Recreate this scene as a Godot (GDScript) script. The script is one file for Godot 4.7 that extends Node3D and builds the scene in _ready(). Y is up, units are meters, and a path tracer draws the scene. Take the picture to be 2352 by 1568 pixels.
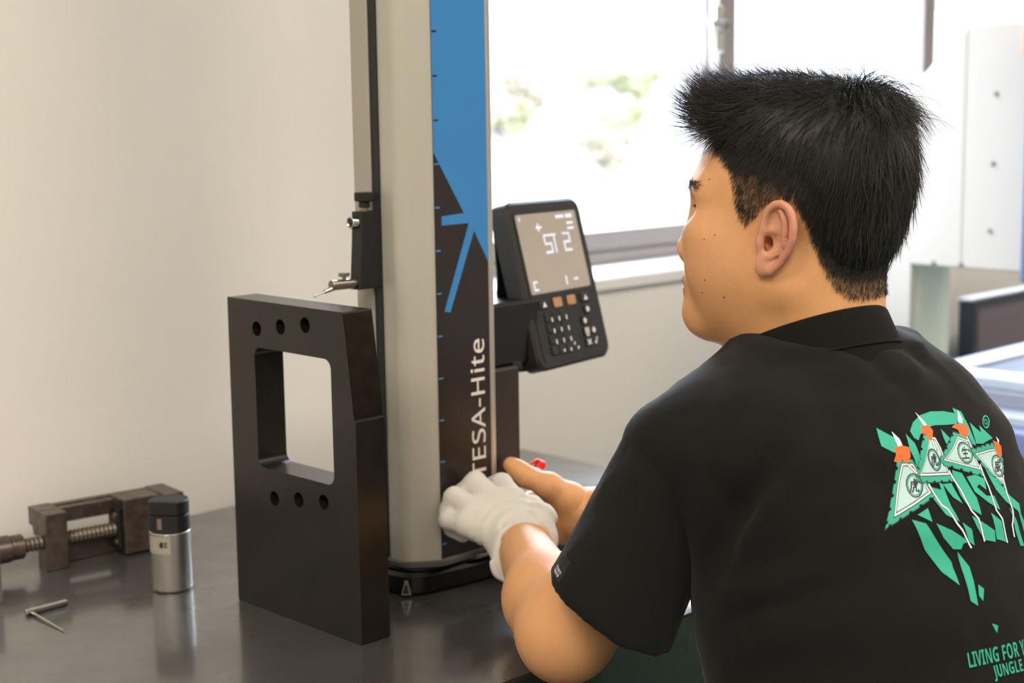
extends Node3D
# A technician at a granite surface plate with a height gauge, by a bright window. Units metres, y up.
# World axes: +x runs along the plate's long back edge (to the right and away), -z runs towards the window wall.

const TOP := 0.8            # height of the granite top
const EYE := 1.345          # camera height
const WALL := -1.785        # inner face of the window wall
var M := {}
var used := {}
var rng := RandomNumberGenerator.new()


func _ready() -> void:
	rng.seed = 7
	set_camera()
	set_sky()
	set_room_lights()
	make_materials()
	build_room()
	build_outside()
	build_plate()
	build_block()
	build_gauge()
	build_small_things()
	build_machine()
	build_stool()
	build_person()


# ---------------------------------------------------------------- camera, sky, lights

func set_camera() -> void:
	var yaw := 0.773065
	var pitch := 0.1511705
	var roll := 0.0142628
	var f := Vector3(sin(yaw) * cos(pitch), -sin(pitch), -cos(yaw) * cos(pitch))
	var r := Vector3(cos(yaw), 0, sin(yaw))
	var d := f.cross(r)
	var right := r * cos(roll) + d * sin(roll)
	var down := -r * sin(roll) + d * cos(roll)
	var cam := Camera3D.new()
	cam.name = "camera"
	cam.transform = Transform3D(Basis(right, -down, -f), Vector3(0, EYE, 0))
	cam.fov = 24.766
	cam.near = 0.05
	cam.far = 400.0
	var at := CameraAttributesPhysical.new()
	at.frustum_focal_length = 54.66
	at.frustum_focus_distance = 1.43
	at.exposure_aperture = 5.2
	at.exposure_multiplier = 1.0
	cam.attributes = at
	add_child(cam)
	cam.fov = 24.766
	cam.current = true


func set_sky() -> void:
	var sm := ProceduralSkyMaterial.new()
	sm.sky_top_color = Color(0.84, 0.91, 1.0)
	sm.sky_horizon_color = Color(0.97, 0.985, 1.0)
	sm.ground_bottom_color = Color(0.6, 0.58, 0.5)
	sm.ground_horizon_color = Color(0.9, 0.9, 0.86)
	sm.sky_energy_multiplier = 1.0
	var sky := Sky.new()
	sky.sky_material = sm
	var e := Environment.new()
	e.background_mode = Environment.BG_SKY
	e.sky = sky
	e.background_energy_multiplier = 24.0
	e.tonemap_mode = Environment.TONE_MAPPER_LINEAR
	e.tonemap_exposure = 1.0
	e.sdfgi_enabled = true
	e.ssao_enabled = true
	e.ssil_enabled = true
	var w := WorldEnvironment.new()
	w.name = "sky"
	w.environment = e
	add_child(w)


func ceiling_lamp(x: float, z: float, energy: float, where: String) -> void:
	var t := thing("ceiling_light", "white recessed fluorescent ceiling panel " + where, "ceiling light", Vector3(x, 2.86, z), 0, "fluorescent ceiling panels")
	var st := begin()
	box(st, Vector3(1.26, 0.03, 0.66), 0.004, Transform3D(Basis(), Vector3(0, 0.015, 0)))
	done(st, "frame", M.white_paint, t)
	st = begin()
	box(st, Vector3(1.2, 0.01, 0.6), 0.002, Transform3D(Basis(), Vector3(0, -0.004, 0)))
	done(st, "diffuser", M.lamp_glow, t)
	var l := AreaLight3D.new()
	l.name = "ceiling_light_glow"
	l.area_size = Vector2(1.2, 0.6)
	l.area_normalize_energy = true
	l.light_energy = energy
	l.light_color = Color(1.0, 0.94, 0.875)
	l.shadow_enabled = true
	l.transform = Transform3D(Basis(Vector3.RIGHT, -PI / 2), Vector3(x, 2.845, z))
	add_child(l)


func set_room_lights() -> void:
	M.white_paint = plain(Color(0.86, 0.85, 0.83), 0.5)
	M.lamp_glow = plain(Color(0.95, 0.94, 0.9), 0.6)
	M.lamp_glow.emission_enabled = true
	M.lamp_glow.emission = Color(1.0, 0.94, 0.875)
	M.lamp_glow.emission_energy_multiplier = 2.0
	for p in [[-0.8, -0.4, "over the left end of the plate, out of view"], [1.4, 0.6, "behind the seated man, out of view"], [-0.9, 1.1, "behind the camera, out of view"], [3.4, 0.2, "over the measuring machine's aisle, out of view"]]:
		ceiling_lamp(p[0], p[1], 3.9, p[2])


# ---------------------------------------------------------------- naming and mesh helpers

func numbered(called: String) -> String:
	var k: int = used.get(called, 0)
	used[called] = k + 1
	return called if k == 0 else "%s_%03d" % [called, k]


func thing(called: String, label: String, category: String, at := Vector3.ZERO, turn := 0.0, group := "") -> Node3D:
	var o := Node3D.new()
	o.name = numbered(called)
	add_child(o, true)
	o.position = at
	o.rotation.y = turn
	tag(o, label, category, group)
	return o


func tag(o: Node3D, label: String, category: String, group := "") -> Node3D:
	o.set_meta("label", label)
	o.set_meta("category", category)
	if group:
		o.set_meta("group", group)
	return o


func node_of(called: String, parent: Node3D) -> Node3D:
	var o := Node3D.new()
	o.name = called
	parent.add_child(o, true)
	return o


func put(mesh: Mesh, called: String, m: Material, parent: Node3D = self, at := Transform3D()) -> MeshInstance3D:
	var o := MeshInstance3D.new()
	o.mesh = mesh
	if m:
		o.material_override = m
	o.name = numbered(called) if parent == self else called
	o.transform = at
	parent.add_child(o, true)
	return o


func struct(o: Node3D, label := "") -> Node3D:
	o.set_meta("kind", "structure")
	if label:
		o.set_meta("label", label)
	return o


func begin() -> SurfaceTool:
	var st := SurfaceTool.new()
	st.begin(Mesh.PRIMITIVE_TRIANGLES)
	st.set_smooth_group(-1)
	return st


func done(st: SurfaceTool, called: String, m: Material, parent: Node3D = self, at := Transform3D()) -> MeshInstance3D:
	st.generate_normals()
	return put(st.commit(), called, m, parent, at)


func tri(st: SurfaceTool, a: Vector3, b: Vector3, c: Vector3) -> void:   # a, b, c run anticlockwise seen from outside
	st.add_vertex(a)
	st.add_vertex(c)
	st.add_vertex(b)


func quad(st: SurfaceTool, a: Vector3, b: Vector3, c: Vector3, d: Vector3) -> void:
	tri(st, a, b, c)
	tri(st, a, c, d)


func box(st: SurfaceTool, size: Vector3, bevel: float, at := Transform3D()) -> void:
	var h := size / 2
	var b := minf(bevel, h[h.min_axis_index()] * 0.49)
	st.set_smooth_group(-1)
	for ax in 3:
		var u := (ax + 1) % 3
		var v := (ax + 2) % 3
		for s in [-1.0, 1.0]:
			var c := []
			for q in [[-1, -1], [1, -1], [1, 1], [-1, 1]]:
				var p := Vector3()
				p[ax] = s * h[ax]
				p[u] = q[0] * (h[u] - b)
				p[v] = q[1] * (h[v] - b)
				c.append(at * p)
			if s > 0: quad(st, c[0], c[1], c[2], c[3])
			else: quad(st, c[3], c[2], c[1], c[0])
		if b > 0:
			for s in [-1.0, 1.0]:
				for t in [-1.0, 1.0]:       # edge along ax at u = s, v = t
					var p := [Vector3(), Vector3(), Vector3(), Vector3()]
					for k in 4:
						var q := Vector3()
						q[ax] = (h[ax] - b) * (-1.0 if k == 0 or k == 3 else 1.0)
						q[u] = s * (h[u] if k < 2 else h[u] - b)
						q[v] = t * (h[v] - b if k < 2 else h[v])
						p[k] = at * q
					if s * t > 0: quad(st, p[3], p[2], p[1], p[0])
					else: quad(st, p[0], p[1], p[2], p[3])
	if b > 0:
		for s in [-1.0, 1.0]:
			for t in [-1.0, 1.0]:
				for r in [-1.0, 1.0]:
					var a := at * Vector3(s * h.x, t * (h.y - b), r * (h.z - b))
					var c := at * Vector3(s * (h.x - b), t * h.y, r * (h.z - b))
					var d := at * Vector3(s * (h.x - b), t * (h.y - b), r * h.z)
					if s * t * r > 0: tri(st, a, c, d)
					else: tri(st, a, d, c)


func span(st: SurfaceTool, lo: Vector3, hi: Vector3, bevel := 0.0) -> void:
	box(st, hi - lo, bevel, Transform3D(Basis(), (lo + hi) / 2))


func prism(st: SurfaceTool, pts: PackedVector2Array, z0: float, z1: float, at := Transform3D(), smooth := false, bevel := 0.0) -> void:
	# a polygon in x, y (either way round) drawn out along z, its rims chamfered
	if Geometry2D.is_polygon_clockwise(pts):
		pts = pts.duplicate()
		pts.reverse()
	var n := pts.size()
	var rings := [[z0, 0.0], [z1, 0.0]]
	if bevel > 0:
		rings = [[z0, bevel], [z0 + bevel, 0.0], [z1 - bevel, 0.0], [z1, bevel]]
	var inset := pts
	if bevel > 0:
		inset = PackedVector2Array()
		for i in n:
			var a := (pts[i] - pts[(i + n - 1) % n]).normalized()
			var b := (pts[(i + 1) % n] - pts[i]).normalized()
			var m := (a + b).normalized()
			var nn := Vector2(-m.y, m.x)
			inset.append(pts[i] + nn * bevel / maxf(0.4, nn.dot(Vector2(-a.y, a.x))))
	var ring := func(k: int, i: int) -> Vector3:
		var q: Vector2 = inset[i] if rings[k][1] > 0 else pts[i]
		return at * Vector3(q.x, q.y, rings[k][0])
	for k in rings.size() - 1:
		st.set_smooth_group(11 + k if smooth else -1)
		for i in n:
			var j := (i + 1) % n
			quad(st, ring.call(k, i), ring.call(k, j), ring.call(k + 1, j), ring.call(k + 1, i))
	st.set_smooth_group(-1)
	var idx := Geometry2D.triangulate_polygon(inset)
	var last := rings.size() - 1
	for i in range(0, idx.size(), 3):
		var p := [idx[i], idx[i + 1], idx[i + 2]]
		if (inset[p[1]] - inset[p[0]]).cross(inset[p[2]] - inset[p[0]]) < 0:
			p = [p[0], p[2], p[1]]
		tri(st, ring.call(last, p[0]), ring.call(last, p[1]), ring.call(last, p[2]))
		tri(st, ring.call(0, p[0]), ring.call(0, p[2]), ring.call(0, p[1]))


func round_rect(w: float, h: float, r: float, seg := 5, c := Vector2.ZERO) -> PackedVector2Array:
	var out := PackedVector2Array()
	for q in [[1, 1, 0.0], [-1, 1, 0.5], [-1, -1, 1.0], [1, -1, 1.5]]:
		for i in seg + 1:
			var a: float = (q[2] + 0.5 * i / seg) * PI
			out.append(c + Vector2(q[0] * (w / 2 - r), q[1] * (h / 2 - r)) + Vector2(cos(a), sin(a)) * r)
	return out


func lathe(st: SurfaceTool, prof: Array, seg: int, at := Transform3D(), smooth := true) -> void:
	# prof: [radius, y] from bottom to top; breaks in smoothing at doubled points
	var g := 20
	for k in prof.size() - 1:
		var a: Array = prof[k]
		var b: Array = prof[k + 1]
		if is_equal_approx(a[0], b[0]) and is_equal_approx(a[1], b[1]):
			g += 1
			continue
		st.set_smooth_group(g if smooth else -1)
		for i in seg:
			var t0 := TAU * i / seg
			var t1 := TAU * (i + 1) / seg
			var p := func(q: Array, t: float) -> Vector3: return at * Vector3(q[0] * cos(t), q[1], -q[0] * sin(t))
			if a[0] < 1e-6: tri(st, p.call(a, 0), p.call(b, t1), p.call(b, t0))
			elif b[0] < 1e-6: tri(st, p.call(a, t0), p.call(a, t1), p.call(b, 0))
			else: quad(st, p.call(a, t0), p.call(a, t1), p.call(b, t1), p.call(b, t0))


func rod(st: SurfaceTool, a: Vector3, b: Vector3, ra: float, rb: float, seg := 16, bevel := 0.0) -> void:
	var y := (b - a).normalized()
	var x := y.cross(Vector3(0.3, 0.9, 0.2) if absf(y.y) < 0.9 else Vector3(1, 0, 0)).normalized()
	var at := Transform3D(Basis(x, y, x.cross(y)), a)
	var l := a.distance_to(b)
	var e := bevel
	if e > 0:
		lathe(st, [[0, 0], [ra - e, 0], [ra - e, 0], [ra, e], [ra, e], [rb, l - e], [rb, l - e], [rb - e, l], [rb - e, l], [0, l]], seg, at)
	else:
		lathe(st, [[0, 0], [ra, 0], [ra, 0], [rb, l], [rb, l], [0, l]], seg, at)


func tube(st: SurfaceTool, path: Array, r: float, seg := 8) -> void:
	var n := path.size()
	var rings := []
	var x := Vector3.ZERO
	for i in n:
		var d: Vector3 = (path[mini(i + 1, n - 1)] - path[maxi(i - 1, 0)]).normalized()
		if x == Vector3.ZERO:
			x = d.cross(Vector3(0.2, 1, 0.1)).normalized()
		x = (x - d * x.dot(d)).normalized()
		var y := d.cross(x)
		var ring := []
		for k in seg:
			var t := TAU * k / seg
			ring.append(path[i] + (x * cos(t) + y * sin(t)) * r)
		rings.append(ring)
	st.set_smooth_group(5)
	for i in n - 1:
		for k in seg:
			var j := (k + 1) % seg
			quad(st, rings[i][k], rings[i][j], rings[i + 1][j], rings[i + 1][k])
	st.set_smooth_group(-1)
	for k in range(1, seg - 1):
		tri(st, rings[0][0], rings[0][k + 1], rings[0][k])
		tri(st, rings[n - 1][0], rings[n - 1][k], rings[n - 1][k + 1])


func curve_points(pts: Array, step: float) -> Array:
	var c := Curve3D.new()
	c.bake_interval = step
	for i in pts.size():
		var t: Vector3 = (pts[mini(i + 1, pts.size() - 1)] - pts[maxi(i - 1, 0)]) / 6.0
		c.add_point(pts[i], -t, t)
	return Array(c.get_baked_points())


func lettering(words: String, size: float, depth: float, bold := false) -> TextMesh:
	var t := TextMesh.new()
	t.text = words
	var f := SystemFont.new()
	f.font_names = PackedStringArray(["Droid Sans"])
	if bold: f.font_weight = 700
	t.font = f
	t.font_size = 64
	t.pixel_size = size / 64.0
	t.depth = depth
	t.curve_step = 0.4
	return t


# ---------------------------------------------------------------- materials

func plain(c: Color, rough := 0.5, metal := 0.0, spec := 0.5) -> StandardMaterial3D:
	var m := StandardMaterial3D.new()
	m.albedo_color = c
	m.roughness = rough
	m.metallic = metal
	m.metallic_specular = spec
	return m


func noise_map(freq: float, lo: Color, hi: Color, size := 512, seed_ := 1, oct := 4, warp := false) -> NoiseTexture2D:
	var n := FastNoiseLite.new()
	n.seed = seed_
	n.noise_type = FastNoiseLite.TYPE_SIMPLEX_SMOOTH
	n.frequency = freq
	n.fractal_octaves = oct
	if warp:
		n.domain_warp_enabled = true
		n.domain_warp_amplitude = 30.0
	var t := NoiseTexture2D.new()
	t.width = size
	t.height = size
	t.seamless = true
	t.noise = n
	var g := Gradient.new()
	g.set_color(0, lo)
	g.set_color(1, hi)
	t.color_ramp = g
	return t


func tri_tex(m: StandardMaterial3D, scale: float) -> void:
	m.uv1_triplanar = true
	m.uv1_world_triplanar = true
	m.uv1_scale = Vector3.ONE * scale


func make_materials() -> void:
	M.wall = plain(Color.WHITE, 0.75)
	M.wall.albedo_texture = noise_map(0.006, Color(0.885, 0.872, 0.845), Color(0.915, 0.905, 0.88), 512, 3, 3)
	tri_tex(M.wall, 0.5)
	M.ceiling = plain(Color(0.92, 0.91, 0.88), 0.8)
	M.floor = plain(Color.WHITE, 0.28)
	M.floor.albedo_texture = noise_map(0.01, Color(0.1, 0.23, 0.165), Color(0.13, 0.29, 0.21), 512, 5)
	tri_tex(M.floor, 0.6)
	M.granite = plain(Color.WHITE, 0.2, 0.0, 0.9)
	M.granite.rim_enabled = true
	M.granite.rim = 0.22
	M.granite.clearcoat_enabled = true
	M.granite.clearcoat = 1.0
	M.granite.clearcoat_roughness = 0.11
	M.granite.albedo_texture = speckle(Color(0.115, 0.112, 0.115), Color(0.26, 0.26, 0.26), 1024, 11)
	M.granite.roughness_texture = noise_map(0.012, Color(0.55, 0.55, 0.55), Color(1, 1, 1), 512, 21, 5, true)
	M.granite.roughness = 0.42
	tri_tex(M.granite, 1.6)
	M.black_steel = plain(Color.WHITE, 0.27, 0.35, 0.55)
	M.black_steel.albedo_texture = noise_map(0.008, Color(0.115, 0.108, 0.095), Color(0.17, 0.158, 0.14), 512, 31, 5)
	tri_tex(M.black_steel, 2.5)
	M.worn_steel = plain(Color.WHITE, 0.35, 0.6)
	M.worn_steel.albedo_texture = noise_map(0.012, Color(0.09, 0.08, 0.065), Color(0.2, 0.165, 0.12), 512, 37, 5, true)
	tri_tex(M.worn_steel, 6.0)
	M.vise = plain(Color.WHITE, 0.38, 0.72)
	M.vise.albedo_texture = noise_map(0.01, Color(0.33, 0.29, 0.265), Color(0.48, 0.435, 0.4), 512, 41, 5, true)
	tri_tex(M.vise, 8.0)
	M.thread = plain(Color(0.46, 0.42, 0.38), 0.38, 0.8)
	M.column = plain(Color(0.735, 0.725, 0.68), 0.42, 0.15)
	M.column_face = plain(Color(0.68, 0.66, 0.62), 0.5, 0.1)
	M.trim_steel = plain(Color(0.8, 0.78, 0.74), 0.3, 0.75)
	M.groove = plain(Color(0.1, 0.12, 0.12), 0.5)
	M.panel_black = plain(Color(0.155, 0.128, 0.118), 0.26)
	M.print_blue = plain(Color(0.22, 0.52, 0.78), 0.3)
	M.print_white = plain(Color(0.92, 0.9, 0.88), 0.5)
	M.base_black = plain(Color(0.055, 0.055, 0.058), 0.3)
	M.rear_black = plain(Color(0.17, 0.145, 0.135), 0.4)
	M.carriage = plain(Color(0.085, 0.083, 0.08), 0.5)
	M.chrome = plain(Color(0.82, 0.81, 0.79), 0.16, 1.0)
	M.brass_dull = plain(Color(0.56, 0.53, 0.49), 0.3, 0.9)
	M.body_plastic = plain(Color(0.1, 0.097, 0.09), 0.55)
	M.screen = plain(Color(0.68, 0.645, 0.6), 0.22)
	M.key = plain(Color(0.075, 0.07, 0.068), 0.5)
	M.key_amber = plain(Color(0.7, 0.52, 0.35), 0.5)
	M.aluminium = plain(Color(0.76, 0.75, 0.73), 0.27, 0.92)
	M.cap_black = plain(Color(0.1, 0.1, 0.105), 0.5)
	M.foil = plain(Color(0.72, 0.7, 0.64), 0.45, 0.3)
	M.ink = plain(Color(0.2, 0.19, 0.18), 0.6)
	M.machine_white = plain(Color(0.69, 0.665, 0.625), 0.55)
	M.machine_grey = plain(Color(0.45, 0.48, 0.62), 0.5)
	M.stage_white = plain(Color(0.66, 0.68, 0.72), 0.35)
	M.axis_blue = plain(Color(0.32, 0.36, 0.48), 0.5)
	M.screen_dark = plain(Color(0.3, 0.22, 0.24), 0.25)
	M.monitor_edge = plain(Color(0.08, 0.085, 0.14), 0.45)
	M.frame_grey = plain(Color(0.55, 0.52, 0.51), 0.45, 0.2)
	M.sill = plain(Color(0.9, 0.89, 0.88), 0.4)
	M.glass = plain(Color(0.97, 0.99, 0.98, 0.04), 0.02)
	M.glass.transparency = BaseMaterial3D.TRANSPARENCY_ALPHA
	M.red_plastic = plain(Color(0.86, 0.1, 0.09), 0.35)
	M.white_plastic = plain(Color(0.9, 0.9, 0.92), 0.4)
	M.rubber = plain(Color(0.05, 0.055, 0.065), 0.55)
	M.stand_paint = plain(Color(0.12, 0.14, 0.14), 0.5)


func speckle(base: Color, fleck: Color, size: int, seed_: int) -> ImageTexture:
	var im := Image.create(size, size, false, Image.FORMAT_RGB8)
	im.fill(base)
	var g := RandomNumberGenerator.new()
	g.seed = seed_
	for i in 26000:
		var c := base.lerp(fleck, g.randf() * g.randf())
		if g.randf() < 0.4: c = base.darkened(g.randf() * 0.5)
		var s := 1 + g.randi() % 3
		im.fill_rect(Rect2i(g.randi() % size, g.randi() % size, s, s), c)
	for i in 240:
		im.fill_rect(Rect2i(g.randi() % size, g.randi() % size, 2, 2), fleck.lightened(0.25))
	return ImageTexture.create_from_image(im)

# ---------------------------------------------------------------- the room

const WIN_L := 1.47       # window opening, left jamb
const WIN_R := 4.9
const SILL := 1.052
const HEAD := 2.35

func slab(called: String, lo: Vector3, hi: Vector3, m: Material, label: String) -> void:
	var st := begin()
	span(st, lo, hi)
	struct(done(st, called, m), label)


func build_room() -> void:
	slab("floor", Vector3(-2.6, -0.15, WALL - 0.24), Vector3(5.6, 0, 3.4), M.floor, "green painted workshop floor under the plate")
	slab("ceiling", Vector3(-2.6, 2.9, WALL - 0.24), Vector3(5.6, 3.05, 3.4), M.ceiling, "white ceiling out of view above")
	var st := begin()
	var back := WALL - 0.24
	span(st, Vector3(-2.6, 0, back), Vector3(WIN_L, 2.9, WALL))
	span(st, Vector3(WIN_R, 0, back), Vector3(5.6, 2.9, WALL))
	span(st, Vector3(WIN_L, 0, back), Vector3(WIN_R, SILL - 0.025, WALL))
	span(st, Vector3(WIN_L, HEAD, back), Vector3(WIN_R, 2.9, WALL))
	struct(done(st, "wall_back", M.wall), "off-white plaster wall with the window behind the plate")
	slab("wall_left", Vector3(-2.84, 0, back), Vector3(-2.6, 2.9, 3.4), M.wall, "off-white wall out of view on the left")
	slab("wall_right", Vector3(5.6, 0, back), Vector3(5.84, 2.9, 3.4), M.wall, "off-white wall out of view on the right")
	slab("wall_front", Vector3(-2.84, 0, 3.4), Vector3(5.84, 2.9, 3.64), M.wall, "off-white wall behind the camera")
	st = begin()
	box(st, Vector3(WIN_R - WIN_L, 0.025, 0.25), 0.004, Transform3D(Basis(), Vector3((WIN_L + WIN_R) / 2, SILL - 0.0125, WALL - 0.113)))
	struct(done(st, "trim_1", M.sill), "white window sill board under the bright window")

	# aluminium sliding window: outer frame, three sashes, panes, latch
	var w := Node3D.new()
	w.name = "window_1"
	add_child(w)
	struct(w, "aluminium framed sliding window with overexposed daylight outside")
	var z := WALL - 0.17
	st = begin()
	span(st, Vector3(WIN_L, SILL, z - 0.045), Vector3(WIN_R, SILL + 0.022, z + 0.035), 0.003)
	span(st, Vector3(WIN_L, HEAD - 0.04, z - 0.045), Vector3(WIN_R, HEAD, z + 0.035), 0.003)
	span(st, Vector3(WIN_L, SILL, z - 0.045), Vector3(WIN_L + 0.04, HEAD, z + 0.035), 0.003)
	span(st, Vector3(WIN_R - 0.04, SILL, z - 0.045), Vector3(WIN_R, HEAD, z + 0.035), 0.003)
	done(st, "window_frame", M.frame_grey, w)
	var edges := [[WIN_L + 0.04, 2.515, 0.012], [2.46, 3.27, -0.022], [3.215, 4.1, 0.012], [4.06, WIN_R - 0.04, -0.022]]
	for k in edges.size():
		var a: float = edges[k][0]
		var b: float = edges[k][1]
		var zz: float = z + edges[k][2]
		var s := node_of("sash", w)
		st = begin()
		var wide := 0.026
		var lw := 0.016 if k == 1 else 0.05
		var rw := 0.052 if k == 0 else 0.046
		span(st, Vector3(a, SILL + 0.022, zz - 0.014), Vector3(b, SILL + 0.06, zz + 0.014), 0.002)
		span(st, Vector3(a, HEAD - 0.075, zz - 0.014), Vector3(b, HEAD - 0.04, zz + 0.014), 0.002)
		span(st, Vector3(a, SILL + 0.06, zz - 0.014), Vector3(a + lw, HEAD - 0.075, zz + 0.014), 0.002)
		span(st, Vector3(b - rw, SILL + 0.06, zz - 0.014), Vector3(b, HEAD - 0.075, zz + 0.014), 0.002)
		done(st, "sash_frame", M.frame_grey, s)
		st = begin()
		span(st, Vector3(a + lw, SILL + 0.06, zz - 0.002), Vector3(b - rw, HEAD - 0.075, zz + 0.002))
		done(st, "pane", M.glass, s)
	# latch on the meeting stile
	var lat := node_of("latch", w)
	st = begin()
	span(st, Vector3(2.440, 1.44, z + 0.020), Vector3(2.466, 1.53, z + 0.036), 0.003)
	done(st, "latch_plate", M.chrome, lat)
	st = begin()
	rod(st, Vector3(2.447, 1.49, z + 0.036), Vector3(2.447, 1.49, z + 0.055), 0.013, 0.011, 14, 0.002)
	rod(st, Vector3(2.447, 1.492, z + 0.050), Vector3(2.396, 1.496, z + 0.056), 0.006, 0.007, 10, 0.001)
	done(st, "latch_lever", M.brass_dull, lat)
	st = begin()
	rod(st, Vector3(2.405, 1.492, z + 0.055), Vector3(2.403, 1.445, z + 0.055), 0.0042, 0.0046, 10, 0.001)
	done(st, "latch_arm", M.chrome, lat)


func leaf_clump(st: SurfaceTool, c: Vector3, r: float, n: int, g: RandomNumberGenerator, size: float) -> void:
	for i in n:
		var d := Vector3(g.randfn(), g.randfn() * 0.9, g.randfn()).normalized()
		var p := c + d * r * pow(g.randf(), 0.4)
		var x := Vector3(g.randfn(), g.randfn(), g.randfn()).normalized()
		var y := x.cross(Vector3(g.randfn(), g.randfn(), g.randfn())).normalized()
		var s := size * g.randf_range(0.7, 1.3)
		tri(st, p - x * s * 0.5, p + y * s, p + x * s * 0.5)
		tri(st, p - x * s * 0.5, p + x * s * 0.5, p - y * s)


func build_outside() -> void:
	# an overexposed slope with bushes; the sky light alone washes it out
	M.slope = plain(Color.WHITE, 0.95)
	M.slope.albedo_texture = noise_map(0.02, Color(0.33, 0.31, 0.305), Color(0.46, 0.445, 0.43), 512, 51, 5)
	tri_tex(M.slope, 0.35)
	M.leaf = plain(Color(0.46, 0.46, 0.32), 0.7)
	M.leaf.backlight_enabled = true
	M.leaf.backlight = Color(0.1, 0.1, 0.05)
	M.leaf_dry = plain(Color(0.48, 0.44, 0.36), 0.7)
	M.leaf_dry.backlight_enabled = true
	M.leaf_dry.backlight = Color(0.1, 0.08, 0.05)
	M.bark = plain(Color(0.5, 0.43, 0.36), 0.9)
	var st := begin()
	var nx := 62
	var nz := 30
	var g := FastNoiseLite.new()
	g.frequency = 0.25
	var hh := func(i: int, j: int) -> Vector3:
		var x := -12.0 + i * 1.0
		var z := -2.3 - j * 0.8
		var y := -0.6 + maxf(0.0, j * 0.8 - 3.0) * 0.36 + g.get_noise_2d(x * 4, z * 4) * 0.5
		return Vector3(x, y, z)
	st.set_smooth_group(2)
	for i in nx:
		for j in nz:
			quad(st, hh.call(i, j), hh.call(i + 1, j), hh.call(i + 1, j + 1), hh.call(i, j + 1))
	struct(done(st, "ground_outside", M.slope), "pale sunlit slope seen washed out through the window")
	var r := RandomNumberGenerator.new()
	r.seed = 5
	var what := ["blurred yellow-green bush outside the window, nearest the gauge column", "blurred straw-coloured bush outside, above the display unit", "small blurred green bush outside, just right of the straw-coloured one", "faint green bush outside, midway between display and hair", "faint yellow bush outside, beside the white machine's sloping top", "low greyish dry bush outside, left of the man's forehead"]
	var spots := [[9.5, -9.75, 0.22, true], [10.35, -10.35, 0.24, false], [10.9, -9.6, 0.2, true], [11.9, -10.4, 0.26, true], [26.2, -15.3, 1.2, true], [9.9, -8.9, 0.24, false]]
	for k in spots.size():
		var s: Array = spots[k]
		var y: float = -0.6 + maxf(0.0, -s[1] - 2.3 - 3.0) * 0.36
		var b := thing("bush", what[k], "bush", Vector3(s[0], y, s[1]))
		st = begin()
		for q in 7:
			leaf_clump(st, Vector3(r.randfn() * s[2] * 0.6, s[2] * r.randf_range(0.5, 1.6), r.randfn() * s[2] * 0.5), s[2] * 0.5, 90, r, 0.05)
		var f := done(st, "foliage", M.leaf if s[3] else M.leaf_dry, b)
		f.set_meta("kind", "stuff")
		st = begin()
		for q in 4:
			rod(st, Vector3(0, -0.25, 0), Vector3(r.randfn() * s[2] * 0.4, s[2], r.randfn() * s[2] * 0.4), 0.02, 0.008, 7)
		done(st, "stem", M.bark, b)


# ---------------------------------------------------------------- the plate and the things on it

const PX0 := 0.62
const PX1 := 1.712
const PZ0 := -1.777
const PZ1 := -1.022

func build_plate() -> void:
	var st := begin()
	span(st, Vector3(0.1, TOP - 0.16, PZ0), Vector3(PX1, TOP, PZ1), 0.0025)
	tag(done(st, "granite_surface_plate", M.granite), "large dark polished granite surface plate against the wall", "surface plate")
	var t := thing("plate_stand", "dark steel stand of square tube under the granite plate", "stand", Vector3(0, 0, 0))
	for x in [0.22, PX1 - 0.1]:
		for z in [PZ0 + 0.08, PZ1 - 0.22]:
			st = begin()
			span(st, Vector3(x - 0.03, 0.02, z - 0.03), Vector3(x + 0.03, TOP - 0.2, z + 0.03), 0.004)
			done(st, "leg", M.stand_paint, t)
			st = begin()
			rod(st, Vector3(x, 0, z), Vector3(x, 0.03, z), 0.035, 0.028, 16, 0.003)
			done(st, "foot", M.rubber, t)
	for z in [PZ0 + 0.08, PZ1 - 0.22]:
		st = begin()
		span(st, Vector3(0.19, TOP - 0.22, z - 0.03), Vector3(PX1 - 0.07, TOP - 0.16, z + 0.03), 0.004)
		done(st, "rail", M.stand_paint, t)
	for x in [0.22, PX1 - 0.1]:
		st = begin()
		span(st, Vector3(x - 0.03, TOP - 0.22, PZ0 + 0.11), Vector3(x + 0.03, TOP - 0.16, PZ1 - 0.25), 0.004)
		done(st, "rail", M.stand_paint, t)


func arc_pts(c: Vector2, r: float, n: int) -> PackedVector2Array:
	var o := PackedVector2Array()
	for i in n:
		o.append(c + Vector2(cos(TAU * i / n), sin(TAU * i / n)) * r)
	return o


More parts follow.
